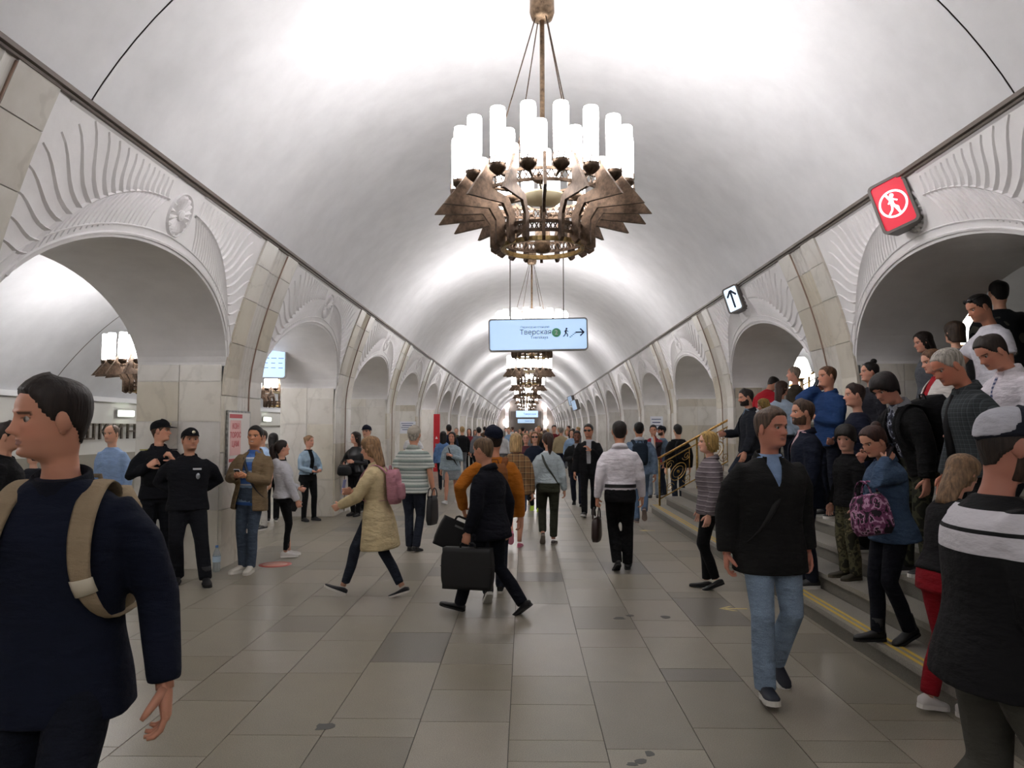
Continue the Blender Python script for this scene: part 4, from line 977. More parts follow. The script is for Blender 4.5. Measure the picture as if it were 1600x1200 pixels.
def backpack(P, mat, label, size=(.28, .14, .40), strap=None, z=.26, y=-.19, fem=False, buckle=None, pockets=True):
    r_ = held('backpack', P, (0, y, z), label=label, cat='backpack', frame='torso'); sm = strap or mat
    mb = MB(); rbox(mb, (0, 0, 0), size, 4); ob('bag_body', mb, mat, r_)
    if pockets: mb = MB(); rbox(mb, (0, -size[1]/2-.01, -size[2]*.16), (size[0]*.74, .06, size[2]*.46), 4); ob('pocket', mb, mat, r_)
    mb = MB(); mb.tube([(-.04, .03, size[2]/2-.01), (-.03, .03, size[2]/2+.04), (.03, .03, size[2]/2+.04), (.04, .03, size[2]/2-.01)], .008, 6); ob('loop', mb, sm, r_)
    W = .072 if fem else .105; up = (.455 if fem else .475)
    for sg in (1, -1):
        mb = MB(); pts = [(sg*W*.7, size[1]/2-.02, size[2]/2-.06), (sg*W, -y-.085, up-z-.0), (sg*W*1.02, -y-.01, up-z+.025), (sg*W*1.08, -y+.085, up-z-.03), (sg*W*1.16, -y+.145, up-z-.13), (sg*W*1.3, -y+.150, up-z-.24), (sg*(W*1.5+.02), -y+.09, up-z-.34), (sg*(W*1.3+.03), size[1]/2-.02, -size[2]/2+.05)]
        cp, cr = curve(pts, 5, [.026, .032, .034, .034, .032, .028, .016, .012]); mb.tube(cp, cr, 8, squash=.22, uref=(1, 0, .0)); so = ob('strap', mb, sm, r_)
        if buckle: mb = MB(); mb.tube(cp[24:27], [.033]*3, 8, squash=.3, uref=(1, 0, 0)); ob('buckle', mb, buckle, so)
    return r_
def briefcase(P, i, mat, label, size=(.46, .13, .34), rz=90, tilt=0, metalc='#8c8c8c'):
    w_ = P['wr'][i]; d = nrm(P['wr'][i]-P['el'][i]); r_ = held('briefcase', P, w_+V3(0, 0, -.105), rz=rz, ry=tilt, label=label, cat='briefcase')
    mb = MB(); rbox(mb, (0, 0, -size[2]/2-.035), size, 12, 48, 11, 1.0, .95); ob('case_body', mb, mat, r_)
    mb = MB(); mb.tube([(-.075, 0, -.045), (-.07, 0, -.005), (-.05, 0, .008), (.05, 0, .008), (.07, 0, -.005), (.075, 0, -.045)], .011, 8); ob('handle', mb, mat, r_)
    mb = MB(); mb.box((0, -size[1]/2+.004, -.09), (.12, .01, .02)); ob('clasp', mb, plain(metalc, .3, .8), r_, smooth=False)
    mb = MB(); mb.box((0, 0, -.20), (size[0]*1.004, size[1]*1.006, .006)); ob('seam', mb, plain('#111113', .6), r_, smooth=False); return r_
def handbag(P, loc, mat, label, size=(.32, .12, .24), rz=0, strap=None, handles=True, frame='body', ry=0, cat='handbag', name='handbag'):
    r_ = held(name, P, loc, rz=rz, ry=ry, label=label, cat=cat, frame=frame)
    mb = MB(); rbox(mb, (0, 0, -size[2]/2), size, 4, taper=.85); ob('bag_body', mb, mat, r_)
    if handles:
        for sg in (1, -1): mb = MB(); mb.tube([(.09*math.cos(a), sg*.03, .13*math.sin(a)-.02) for a in np.linspace(0, math.pi, 9)], .008, 6); ob('handle', mb, mat, r_)
    mb = MB(); mb.tube([(-size[0]*.38, 0, .0), (size[0]*.38, 0, .0)], .007, 5); ob('zip', mb, plain('#8a8478', .4, .6), r_); return r_
def cross_strap(P, mat, label, cat='bag strap', side=1, fem=False, bag=None, bagmat=None):
    """cross-body bag: strap over one shoulder, small bag at the other hip"""
    r_ = held('crossbody_bag', P, (0, 0, 0), label=label, cat='bag', frame='torso'); k = .86 if fem else 1
    pts = [(side*.09*k, -.02, .485*k+.0), (side*.07*k, .10, .42), (0, .148, .28), (-side*.10, .145, .10), (-side*.185*k, .06, -.02), (-side*.19*k, -.05, -.02), (-side*.09, -.135, .12), (side*.03, -.15, .30), (side*.085, -.10, .44), (side*.09*k, -.02, .485*k)]
    mb = MB(); mb.tube(curve(pts, 4), .017, 6, squash=.3, uref=(side*.8, .05, .6), caps=False); ob('strap', mb, mat, r_)
    if bag: mb = MB(); rbox(mb, (bag[0], bag[1], bag[2]), bag[3], 4); ob('bag_body', mb, bagmat or mat, r_)
    return r_
def phone(P, i, label, d=(.02, .04, .05), col='#15161a', rx=30):
    r_ = held('phone', P, P['wr'][i]+np.array(d), rx=rx, label=label, cat='phone'); mb = MB(); mb.box((0, 0, 0), (.072, .009, .145)); ob('case', mb, plain(col, .3), r_, smooth=False)
    mb = MB(); mb.box((0, .0052, 0), (.066, .002, .135)); ob('screen', mb, plain('#20242c', .1), r_, smooth=False); return r_
F_ = fabric
NAVY, BLACK = F_('#14161f'), F_('#121214')
def on_floor(px, py): return G(px, py)
def on_step(x, y): return Vector((x, y, step_h(x)))
def stairs_at(px, x):      # a place on the tread at hall position x, seen in column px
    return on_step(x, FPX*(x-CAM.x)/(px-VPX))
JEANS = denim('#465262'); DJEANS = denim('#272c37'); LJEANS = denim('#8497ad')
TR_ = lambda m, **k: dict(kind='trousers', mat=m, **k)
# 1 near man on the left
p1 = person(Vector((XY(98, 2.34), 2.34, 0)), 186, 'man in navy sweater with beige backpack striding close by on the left', h=1.90, hy=-46, hp=2, lean=3, feet='walkL', hands=(-14, -4), abd=.105, curl=(25, 30), skin='#c08a72', hair=('short', '#231a17'), lod=0, stub=.22,
            top=dict(mat=F_('#141a2b', fine=400), name='sweater', loose=.016, hem=-.16), bottom=TR_(denim('#171b26')), head=.95, collar=None)
backpack(p1, F_('#9c8a70'), 'beige canvas backpack worn by the near man on the left', buckle=plain('#cfc6b2', .5), y=-.21)
mb = MB(); rg = []; a = np.arange(24)*2*math.pi/24
for z, rr in ((.455, .098), (.49, .086), (.525, .080), (.53, .072), (.49, .066)): rg.append(p1['tt'](np.stack([rr*np.sin(a), rr*np.cos(a)*.95-.008, np.full(24, z)-.018*np.cos(a)], 1)))
mb.loft(rg, False, True); o = ob('collar', mb, F_('#11141f'), p1['root']); o.scale = (p1['s'],)*3
# left aisle, behind the near man
person(Vector((XY(2, 6.3), 6.3, 0)), -70, 'dark-haired man in black jacket at the left edge behind the near man', h=1.74, skin='#b98972', hair=('short', '#2c221e'), top=dict(mat=BLACK, loose=.025), bottom=TR_(DJEANS), collar=BLACK)
person(Vector((XY(47, 8.6), 8.6, 0)), 60, 'short dark-haired person half hidden behind the near man', h=1.50, fem=True, skin='#b98d78', hair=('short', '#1d1614'), top=dict(mat=F_('#23252b'), loose=.02), bottom=TR_(BLACK))
person(Vector((XY(171, 9.9), 9.9, 0)), 170, 'balding man in light blue shirt in the left aisle', h=1.73, skin='#c7977f', hair=('thin', '#6a5a4d'), stub=.3, top=dict(mat=F_('#8fa9cf'), name='shirt'), bottom=TR_(DJEANS))
# two guards on the first pillar
M_UNI = F_('#13141a')
q = person(on_floor(243, 894), -146, 'guard in black uniform and cap looking right, left of the pair', h=1.78, hy=62, lean=-2, feet=((.11, .06, 0, 0), (-.12, .0, 0, 0)), hands=((.13, .17, 1.24), (-.13, .17, 1.30)), curl=(60, 60), pdir=((-1, -.3, 0), (1, -.3, 0)), skin='#c59178',
           hair=('buzz', '#4a3526'), cap=dict(mat=F_('#101116'), badge=True), top=dict(mat=M_UNI, loose=.024), bottom=TR_(M_UNI, loose=.02), shoes=('boot', '#131316', '#0e0e10'), collar=M_UNI, belt=plain('#0d0d0f', .4))
mb = MB(); rbox(mb, q['tt']((0, .015, .22)), (.36, .32, .38), 3); o = ob('body_armour', mb, F_('#0f1014'), q['root']); o.scale = (q['s'],)*3
mb = MB(); mb.box(q['tt']((-.10, .19, .36)), (.05, .03, .10)); o = ob('radio', mb, plain('#3a3d44', .3), q['root']); o.scale = (q['s'],)*3
for sg in (1, -1): mb = MB(); mb.box(q['tt']((sg*.15, .0, .476)), (.10, .045, .012)); o = ob('epaulette', mb, plain('#a7a04c', .6) if sg > 0 else M_UNI, q['root'], smooth=False); o.scale = (q['s'],)*3
q = person(on_floor(290, 909), -156, 'guard in black uniform and cap leaning back with hands behind, right of the pair', h=1.74, hy=20, lean=-5, pelvis_y=-.04, feet=((.10, .02, 0, 0), (-.22, .26, 0, 0)), hands=((.10, -.16, .98), (-.10, -.16, 1.0)), skin='#bd8a70', hair=('buzz', '#2b211c'), stub=.4,
           cap=dict(mat=F_('#101116'), badge=True), top=dict(mat=M_UNI, loose=.034), bottom=TR_(M_UNI, loose=.022), shoes=('boot', '#131316', '#0e0e10'), collar=M_UNI, g=1.06)
mb = MB(); mb.box(q['tt']((-.09, .150, .36)), (.09, .008, .02)); o = ob('name_strip', mb, plain('#c9cdd2', .5), q['root'], smooth=False); o.scale = (q['s'],)*3
mb = MB(); mb.ell(q['tt']((-.10, .165, .28)), (.022, .008, .035), 12, 6); o = ob('badge', mb, plain('#aab0b8', .3, .7), q['root']); o.scale = (q['s'],)*3
# smiling man in tan jacket
q = person(on_floor(389, 893), 172, 'smiling man in tan jacket and blue striped jumper by the pillar', h=1.71, tilt=-3, lean=-3, hy=4, feet=((.11, .02, 0, 0, -20), (-.07, .05, 0, 0, 10)), hands=((.06, .25, 1.17), (-.07, .25, 1.17)), curl=(55, 50), pdir=((-.7, -.3, .5), (.7, -.3, .5)), skin='#b98263', hair=('short', '#17110f'), smile=True,
           top=dict(mat=F_('#7d6a50'), loose=.03, hem=-.20, open=[(0, .12), (.35, .085), (.8, .055), (1, .06)]), inner=dict(mat=stripes(((0, '#3d63a8'), (.3, '#7f97b5'), (.55, '#c8ccd4'), (.66, '#4a70b4')), .16), name='jumper'), bottom=TR_(JEANS, loose=.006), shoes=('sneaker', '#c9c4ba', '#d8d4cc'), collar=F_('#7d6a50'))
phone(q, 1, 'pale phone in the hands of the smiling man', (.07, .05, .03), '#cfd2d8', -40)
cross_strap(q, plain('#1b1d24', .6), 'dark bag strap across the chest of the smiling man', side=1)
# white hoodie woman
q = person(on_floor(441, 871), -62, 'young woman in white hooded jacket with dark ponytail facing right', h=1.56, fem=True, hy=6, hp=-4, lean=-3, feet=((.08, .03, 0, 0), (-.08, .10, 0, 0)), hands=((.20, .16, .84), (-.10, .24, 1.0)), curl=(45, 50), skin='#c4937c', hair=('pony', '#241915'),
           top=dict(mat=F_('#c6c6cc'), loose=.03, hem=-.06, hood=True, open=[(0, .06), (.7, .05), (1, .07)]), inner=dict(mat=BLACK, name='tshirt'), bottom=TR_(F_('#131315'), loose=.0, slim=1, cuff=.88), shoes=('sneaker', '#cbc8c4', '#e2dfda'))
handbag(q, (.0, .13, .93), plain('#16161a', .5), 'small black bag held in front of the white hoodie woman', (.2, .08, .26), 90, handles=False, ry=6)
# dark figure and blue shirt in the aisle behind
person(Vector((XY(426, 13.4), 13.4, 0)), 30, 'woman with long black hair in black clothes beyond the second arch', h=1.62, fem=True, hair=('long', '#15100f'), top=dict(mat=BLACK, loose=.02, hem=-.2), bottom=TR_(BLACK))
person(Vector((XY(408, 12.4), 12.4, 0)), 150, 'person in pale blue shirt hidden behind the smiling man', h=1.66, hair=('short', '#3a2c22'), top=dict(mat=F_('#a9c4e4'), name='shirt', short=True), bottom=TR_(F_('#c9c6c0')))
# woman in denim jacket at second pillar
q = person(on_floor(480, 814), -128, 'blonde woman in pale denim jacket and black leggings at the second pillar', h=1.58, fem=True, g=1.08, hy=20, feet=((.12, .03, 0, 0), (-.14, .06, 0, 0)), hands=((.08, .26, 1.02), (-.10, .26, 1.03)), curl=(40, 40), pdir=((-.4, -.2, 1), (.4, -.2, 1)), skin='#c4917c', hair=('bun', '#8a6a4c', (0, -.42, .75)),
           top=dict(mat=denim('#93a9bd'), loose=.024, hem=.0, open=[(0, .05), (1, .05)]), inner=dict(mat=BLACK, name='tshirt'), bottom=TR_(BLACK, slim=.6), shoes=('sneaker', '#161618', '#1d1d20'))
phone(q, 0, 'black phone held by the woman in pale denim', (-.05, .05, .04))
# woman in black leather with bag, cap man behind
LEA = plain('#17171b', .38)
q = person(on_floor(555, 806), 158, 'long-haired woman in black leather jacket holding a black bag', h=1.64, fem=True, hy=-30, feet=((.07, .0, 0, 0), (-.12, .05, 0, 0)), hands=((.20, .14, 1.08), (-.10, .22, 1.12)), skin='#bb8a75', hair=('long', '#2a1d17'), top=dict(mat=LEA, loose=.02, hem=-.05), bottom=TR_(BLACK, slim=.7), shoes=('boot', '#161618', '#101012'))
handbag(q, (.10, .24, 1.06), plain('#0f0f12', .35), 'black leather handbag held by the woman in black', (.34, .12, .22), 10)
person(on_floor(572, 800), 165, 'man in dark cap standing behind the woman in black leather', h=1.74, hair=('buzz', '#3a2c22'), cap=dict(mat=F_('#1a1c2b')), top=dict(mat=F_('#1b1c22'), loose=.02), bottom=TR_(BLACK))
# beige coat woman walking left
COAT = F_('#cbb992')
q = person(on_floor(588, 934), 84, 'woman in beige coat walking left with a pink backpack', h=1.66, fem=True, hp=8, lean=4, feet=((.06, -.30, 0, 18), (-.06, .38, .03, -22)), hands=((.12, .32, 1.10), (-.14, .36, .98)), curl=(35, 25), skin='#c79780', hair=('long', '#8f6f4f', -.5),
           top=dict(mat=COAT, name='coat', loose=.03, hem=-.40, flare=.06), bottom=TR_(DJEANS, slim=.8, cuff=.86), shoes=('flat', '#1a1b22', '#d6d2ca'), collar=COAT)
backpack(q, F_('#b5808c'), 'dusty pink backpack on the beige coat woman', (.25, .13, .36), fem=True, z=.24, y=-.20)
phone(q, 0, 'phone with blue back in the hand of the beige coat woman', (-.02, .09, .06), '#8d95cc', 10)
# striped polo old man
STRP = stripes(((0, '#8d9a94'), (.22, '#c5c9c4'), (.5, '#77827f'), (.62, '#b9beb9'), (.86, '#6a7472')), .115)
q = person(on_floor(645, 862), -8, 'grey-haired man in grey and white striped polo seen from behind', h=1.72, g=1.08, feet=((.07, -.04, 0, 8), (-.09, .10, 0, 0)), hands=(4, 0), skin='#b9876f', hair=('thin', '#9b948b'), top=dict(mat=STRP, name='polo', short=True, loose=.026, hem=-.12), bottom=TR_(DJEANS), shoes=('flat', '#1a1a1c', '#1a1a1c'), collar=F_('#a8b0ab'), cap=dict(mat=F_('#a39c90')))
handbag(q, (.27, .03, .78), plain('#131418', .5), 'large black shopping bag in the right hand of the striped polo man', (.30, .10, .40), 80, name='shopping_bag', cat='bag')
person(Vector((XY(645, 18.5), 18.5, 0)), 160, 'red-haired man in white shirt by the third pillar', h=1.74, hair=('buzz', '#7a4a30'), skin='#c68f78', top=dict(mat=F_('#d3d3d6'), name='shirt', short=True), bottom=TR_(F_('#2b2e3a')), lod=2)
# girl in pale denim jacket and grey dress, facing
q = person(on_floor(706, 787), 172, 'long-haired girl in pale denim jacket and short grey dress walking towards the camera', h=1.66, fem=True, feet='walkR', hands=(8, (-.06, .24, 1.14)), skin='#bb8670', hair=('long', '#17110f'), top=dict(mat=denim('#9aaab4'), loose=.03, hem=-.12), bottom=dict(kind='skirt', mat=F_('#8b9196'), hem=-.34, loose=.02), shoes=('sneaker', '#d0d0d0', '#e0e0e0'))
cross_strap(q, plain('#141417', .5), 'black belt bag worn across the girl in the grey dress', side=1, fem=True, bag=(-.02, .17, .2, (.24, .09, .13)))
person(on_floor(692, 768), 5, 'woman with long black hair in blue denim seen from behind by the red column', h=1.66, fem=True, feet='walkL', hair=('long', '#100d0d'), top=dict(mat=denim('#5c7ba8'), loose=.02), bottom=TR_(DJEANS, slim=.7))
# man in black suit with briefcase, walking left
q = person(on_floor(768, 958), 62, 'man in black suit carrying a black briefcase, striding left', h=1.66, lean=6, hp=4, feet=((.07, -.38, 0, 36), (-.07, .34, 0, -10)), hands=(-4, 10), curl=(30, 75), skin='#b8836b', hair=('buzz', '#6b543f'), top=dict(mat=F_('#10121b'), name='suit_jacket', loose=.024, hem=-.18), bottom=TR_(F_('#12141d'), loose=.012), shoes=('flat', '#131317', '#111114'), collar=F_('#10121b'))
briefcase(q, 1, plain('#0e0e11', .55), 'large black briefcase carried by the man in the black suit', (.50, .15, .38), rz=106)
# orange jacket man
q = person(on_floor(772, 936), 4, 'man in orange jacket and navy cap walking away', h=1.74, feet='walkR', hands=(0, (-.31, .02, .90)), curl=(25, 75), skin='#bb866c', hair=('buzz', '#2a211c'), hy=20, cap=dict(mat=F_('#151a2c')), top=dict(mat=F_('#b0681e'), loose=.022, hem=-.10), bottom=TR_(DJEANS), shoes=('sneaker', '#141416', '#d9d6d0'))
backpack(q, F_('#8d5a35'), 'brown backpack on the man in the orange jacket', (.26, .13, .38), strap=F_('#7d4c2c'))
briefcase(q, 1, plain('#111114', .6), 'flat black laptop bag swinging from the orange jacket man', (.40, .08, .30), rz=10, tilt=24)
# plaid shirt blonde woman
q = person(on_floor(806, 856), 0, 'blonde woman in brown plaid shirt and denim shorts seen from behind', h=1.64, fem=True, g=1.05, feet='passR', hands=(0, 12), skin='#c08a72', hair=('bob', '#a98a5f', -.25), top=dict(mat=plaid('#7a5a3c', '#46362c', '#a58a62'), name='shirt', loose=.03, hem=-.14), bottom=dict(kind='shorts', mat=denim('#4a6080')), shoes=('flat', '#c2607c', '#d08098'))
# woman with glasses and woman with beige shoes, facing
q = person(on_floor(836, 799), 178, 'woman with glasses in navy jacket and neon green shoes walking towards the camera', h=1.68, fem=True, feet='walkL', hair=('bob', '#7c5636', -.1), glasses='clear', skin='#c69682', top=dict(mat=F_('#1f2636'), loose=.02), bottom=TR_(BLACK, slim=.6), shoes=('sneaker', '#a8c832', '#b8d840'))
person(on_floor(822, 790), 176, 'light-haired woman partly hidden behind the blonde plaid shirt woman', h=1.64, fem=True, feet='walkR', hair=('pony', '#8a6a4a'), skin='#c69682', top=dict(mat=F_('#5a3038'), loose=.02), bottom=TR_(F_('#2a2c34')), shoes=('sneaker', '#b8a888', '#d8d0c0'))
# denim jacket woman with ponytail and olive trousers
q = person(on_floor(857, 851), -6, 'woman in pale denim jacket and olive trousers with brown ponytail walking away', h=1.65, fem=True, hy=18, feet=((.09, .02, 0, 0), (-.09, -.12, .03, 42)), hands=(6, -6), skin='#c08d76', hair=('pony', '#33211a'), top=dict(mat=denim('#a9b4ba'), loose=.026, hem=.0), inner=dict(mat=F_('#d8dade'), name='tshirt'), bottom=TR_(F_('#2f3126'), loose=.012, cuff=.86), shoes=('flat', '#4b4440', '#8a8278'))
cross_strap(q, plain('#3a3e36', .6), 'thin dark strap across the back of the ponytail woman', side=-1, fem=True)
# sunglasses man, bearded man
person(on_floor(921, 806), 172, 'man in sunglasses and black jacket walking towards the camera', h=1.80, feet='walkR', hy=-14, hands=(6, (-.04, .22, 1.24)), glasses='dark', hair=('short', '#151010'), skin='#b8826a', top=dict(mat=F_('#17171a'), loose=.03, open=[(0, .03), (1, .05)]), inner=dict(mat=F_('#b9babf'), name='tshirt'), bottom=TR_(BLACK), shoes=('sneaker', '#1a1a1c', '#d4d2ce'))
person(on_floor(902, 790), 178, 'dark-skinned man in dark jacket beside the sunglasses man', h=1.66, feet='walkL', hands=((.1, .2, 1.08), 0), hair=('short', '#100c0b'), skin='#6b4534', stub=.4, top=dict(mat=F_('#1f2022'), loose=.03, open=[(0, .03), (1, .06)]), inner=dict(mat=F_('#9a9ca4'), name='tshirt'), bottom=TR_(F_('#1c2030')), shoes=('flat', '#15151a', '#15151a'))
# white shirt man
q = person(on_floor(970, 893), -3, 'man in white shirt and black trousers walking away with a brown bag', h=1.77, g=1.02, feet=((.08, .12, .01, -8), (-.05, -.06, 0, 30)), hands=(10, -4), curl=(28, 75), skin='#b8856c', hair=('buzz', '#1c1513'), top=dict(mat=F_('#e4dfe6'), name='shirt', loose=.012, hem=.0), bottom=TR_(F_('#111113'), loose=.014), shoes=('flat', '#121214', '#101012'), collar=F_('#e6e2e8'), belt=plain('#0e0e10', .4))
handbag(q, q['wr'][1]+V3(-.01, .02, -.23), plain('#2b1a18', .4), 'dark brown leather bag in the left hand of the white shirt man', (.34, .10, .28), 78)
# denim jacket man with backpack strap, back
q = person(on_floor(1000, 817), -4, 'man in blue-grey denim jacket with backpack beside the white shirt man', h=1.80, feet='passL', hands=(-4, 6), skin='#bb866c', hair=('buzz', '#15100f'), top=dict(mat=denim('#6c7f97'), loose=.03, hem=-.1), bottom=TR_(denim('#5f7590')), shoes=('sneaker', '#4a4a50', '#8a7a70'), collar=F_('#d0d2d8'))
backpack(q, F_('#26303c'), 'dark blue backpack on the denim jacket man', (.27, .13, .38))
q = person(on_floor(1022, 777), 168, 'man in red-sleeved jacket holding a hand to his mouth by the stairs', h=1.76, hands=(0, (-.02, .15, 1.50)), hair=('short', '#120e0d'), skin='#b07e66', top=dict(mat=stripes(((0, '#2a2228'), (.7, '#7d2530')), .5), loose=.02, open=[(0, .07), (1, .05)]), inner=dict(mat=F_('#c9ccd2'), name='tshirt'), bottom=TR_(denim('#8a96a6')), shoes=('flat', '#18181b', '#18181b'))
q = person(on_floor(1036, 775), 96, 'bearded man in dark flat cap and denim jacket facing left', h=1.74, cap=dict(mat=F_('#1d1f27')), beard='#3a2a20', hair=('buzz', '#2b211c'), skin='#b88670', top=dict(mat=denim('#5c6f84'), loose=.03), bottom=TR_(DJEANS))
q = person(Vector((3.12, 15.9, 0)), 10, 'man in black jacket with a backpack standing behind the brass railing', h=1.76, hair=('short', '#141010'), top=dict(mat=BLACK, loose=.03), bottom=TR_(DJEANS))
backpack(q, BLACK, 'black backpack on the man behind the brass railing', (.28, .14, .42))
# blonde woman in striped padded jacket
QUI = stripes(((0, '#6d6468'), (.55, '#4a4248'), (.7, '#8d8588')), .052)
q = person(on_floor(1112, 920), 82, 'blonde woman in grey ribbed padded jacket and black trousers facing left', h=1.68, fem=True, g=1.06, hy=6, feet=((.07, .05, 0, 0), (-.07, -.08, 0, 20)), hands=(6, 2), skin='#c99a85', hair=('bob', '#a8884f', .12), top=dict(mat=QUI, loose=.034, hem=-.12), bottom=TR_(BLACK, slim=.5, cuff=.92), shoes=('flat', '#131315', '#131315'), collar=QUI)
# man in dark jacket and light jeans
q = person(on_floor(1208, 1082), 184, 'man in dark charcoal jacket and light blue jeans walking towards the camera', h=1.82, hy=28, lean=2, feet=((.09, .14, 0, -8), (-.10, -.24, .02, 30)), hands=(-6, -10), curl=(30, 32), skin='#bb7f6c', hair=('short', '#5d4a3e'), lod=0,
           top=dict(mat=F_('#1d1d1d'), loose=.036, hem=-.20, open=[(0, 0), (.76, 0), (.78, .012), (1, .062)]), inner=dict(mat=F_('#8fa9cf'), name='shirt'), bottom=TR_(LJEANS, loose=.016), shoes=('sneaker', '#20242f', '#d9d6cf'), collar=F_('#1b1b1b'))
cross_strap(q, plain('#161616', .7), 'black strap across the chest of the charcoal jacket man', side=-1)
# ---- people on the staircase
q = person(stairs_at(1168, 3.10), 84, 'bearded man in dark jacket coming down the stairs past the brass railing', h=1.78, hp=8, hy=8, feet=((.08, .14, 0, 0), (-.08, -.05, .16, 20)), hands=((.12, .32, 1.10), 10), beard='#241a16', hair=('short', '#231a17'), skin='#b98670', top=dict(mat=F_('#23262d'), loose=.03, open=[(0, .04), (1, .055)]), inner=dict(mat=denim('#7d93ab'), name='shirt'), bottom=TR_(DJEANS), collar=F_('#1f2228'))
q = person(on_step(2.58, 7.3), 86, 'bearded man in navy blazer looking left on the lowest steps', h=1.80, hy=4, hands=(4, 8), beard='#5a4233', hair=('short', '#4a382c'), skin='#bd8872', top=dict(mat=F_('#141a2a'), name='blazer', loose=.03, hem=-.2, open=[(0, .02), (.5, .02), (1, .06)]), inner=dict(mat=F_('#c9a6ac'), name='shirt'), bottom=TR_(F_('#171b28')), collar=F_('#141a2a'))
q = person(on_step(3.42, 8.75), 105, 'man in blue jacket talking on a phone in front of the right pillar', h=1.76, hy=-6, hands=((.13, .05, 1.50), (-.02, .20, 1.16)), curl=(60, 40), hair=('buzz', '#5a3f2c'), skin='#c08a72', top=dict(mat=F_('#26406e'), loose=.034, hem=-.12), bottom=TR_(F_('#171b28')), collar=F_('#26406e'))
phone(q, 0, 'black phone at the ear of the man in the blue jacket', (-.01, .02, .08))
person(stairs_at(1190, 4.02), -60, 'man in red, white and navy jacket leaning high on the stairs', h=1.68, lean=18, hp=20, hair=('short', '#1c1513'), skin='#b98670', top=dict(mat=stripes(((0, '#1f2a44'), (.30, '#1f2a44'), (.62, '#c8c8ce'), (.68, '#b3212e')), 1.62), loose=.03), bottom=TR_(DJEANS))
person(stairs_at(1218, 3.72), -20, 'brown-haired woman with pale shirt on the stairs behind the blazer man', h=1.60, fem=True, hy=-60, hair=('long', '#38241c'), skin='#c4917c', top=dict(mat=F_('#aebfd4'), loose=.02), bottom=TR_(DJEANS))
person(stairs_at(1240, 4.05), 60, 'bald man high on the stairs beside the phone man', h=1.66, hair=('thin', '#8a7a6c'), skin='#c58f7b', top=dict(mat=F_('#4a4238'), loose=.02), bottom=TR_(BLACK))
person(stairs_at(1196, 3.45), 70, 'fair-haired person in ochre jacket behind the bearded man on the stairs', h=1.50, fem=True, hp=15, hair=('bob', '#8a7038', .1), skin='#c4917c', top=dict(mat=F_('#7d6a3c'), loose=.02), bottom=TR_(DJEANS))
person(on_step(3.78, 8.45), 86, 'woman with a high bun against the right pillar', h=1.64, fem=True, hair=('bun', '#17110f', (0, -.22, 1.06)), skin='#c08d78', top=dict(mat=F_('#2c2c34'), loose=.02), bottom=TR_(BLACK))
person(on_step(3.12, 7.35), 84, 'woman in navy jacket looking left on the stairs', h=1.66, fem=True, hp=2, hands=((.05, .24, 1.12), 0), hair=('short', '#2b1a16'), skin='#c4917c', top=dict(mat=F_('#161a2c'), loose=.026), bottom=TR_(BLACK))
# teen with big black backpack, leaning
q = person(on_step(3.10, 6.20), 96, 'stooping teenager in black jacket with grey hood coming down the stairs', h=1.72, lean=20, hp=14, hy=10, feet=((.08, .10, 0, 0), (-.08, -.02, 0, 0)), hands=((.10, .42, 1.0), 14), hair=('fringe', '#191212'), skin='#b98470', top=dict(mat=F_('#141416'), loose=.036, hem=-.08, open=[(0, .05), (.8, .05), (1, .07)]), inner=dict(mat=blotch(((0, '#1a1b22'), (.45, '#3a3d4c'), (.55, '#9aa0b0'), (.62, '#1a1b22')), 14), name='printed_tshirt'), bottom=TR_(blotch(((0, '#23241c'), (.45, '#3f4030'), (.55, '#16170f')), 9)), collar=F_('#8f9196'))
backpack(q, F_('#101013'), 'bulky black backpack on the stooping teenager', (.36, .24, .52), y=-.27, z=.22)
# women in white and others higher up
person(stairs_at(1462, 3.70), 88, 'woman in white jacket over red top coming down the stairs', h=1.64, fem=True, g=1.08, hp=16, hair=('bun', '#6a4a34', (0, -.40, .55)), skin='#c4917c', top=dict(mat=F_('#d6d0cc'), loose=.03, hem=-.16, open=[(0, .05), (1, .07)]), inner=dict(mat=F_('#a51f2a'), name='blouse'), bottom=TR_(F_('#d8d2ce')), hands=(6, 10), feet='passR')
person(stairs_at(1447, 4.25), 86, 'dark-haired woman looking down high on the stairs', h=1.62, fem=True, hp=14, hair=('long', '#231915', -.2), skin='#bf8c78', top=dict(mat=F_('#5b5e64'), loose=.02), bottom=TR_(BLACK))
person(stairs_at(1490, 4.28), 20, 'person in grey top with brown hair turned away under the right arch', h=1.66, fem=True, hair=('bob', '#3f3026'), top=dict(mat=F_('#70747a'), loose=.03), bottom=TR_(BLACK))
q = person(on_step(2.98, 5.2), 86, 'grey-haired man in dark checked shirt and black tie coming down the stairs', h=1.80, hp=22, lean=8, hy=4, feet=((.08, .12, 0, 0), (-.08, -.10, .0, 10)), hands=(8, -6), skin='#b5765f', hair=('buzz', '#a09a92'), lod=0, top=dict(mat=plaid('#3b4043', '#565c60', '#2b2f32', .03), name='shirt', loose=.024, hem=-.08), bottom=TR_(BLACK), collar=plaid('#3b4043', '#565c60', '#2b2f32', .03), neck_tie=plain('#141418', .6))
q = person(on_step(3.44, 5.45), 92, 'young man in white shirt with patterned tie looking down on the stairs', h=1.76, hp=26, lean=8, feet='passR', hands=((.20, .34, 1.0), 10), skin='#b9806a', hair=('short', '#2b211c'), lod=0, top=dict(mat=F_('#dcd6de'), name='shirt', loose=.026, short=True, hem=-.02), bottom=TR_(F_('#1c1c22')), collar=F_('#dcd6de'), neck_tie=stripes(((0, '#5b6488'), (.5, '#b9b6c8')), .03))
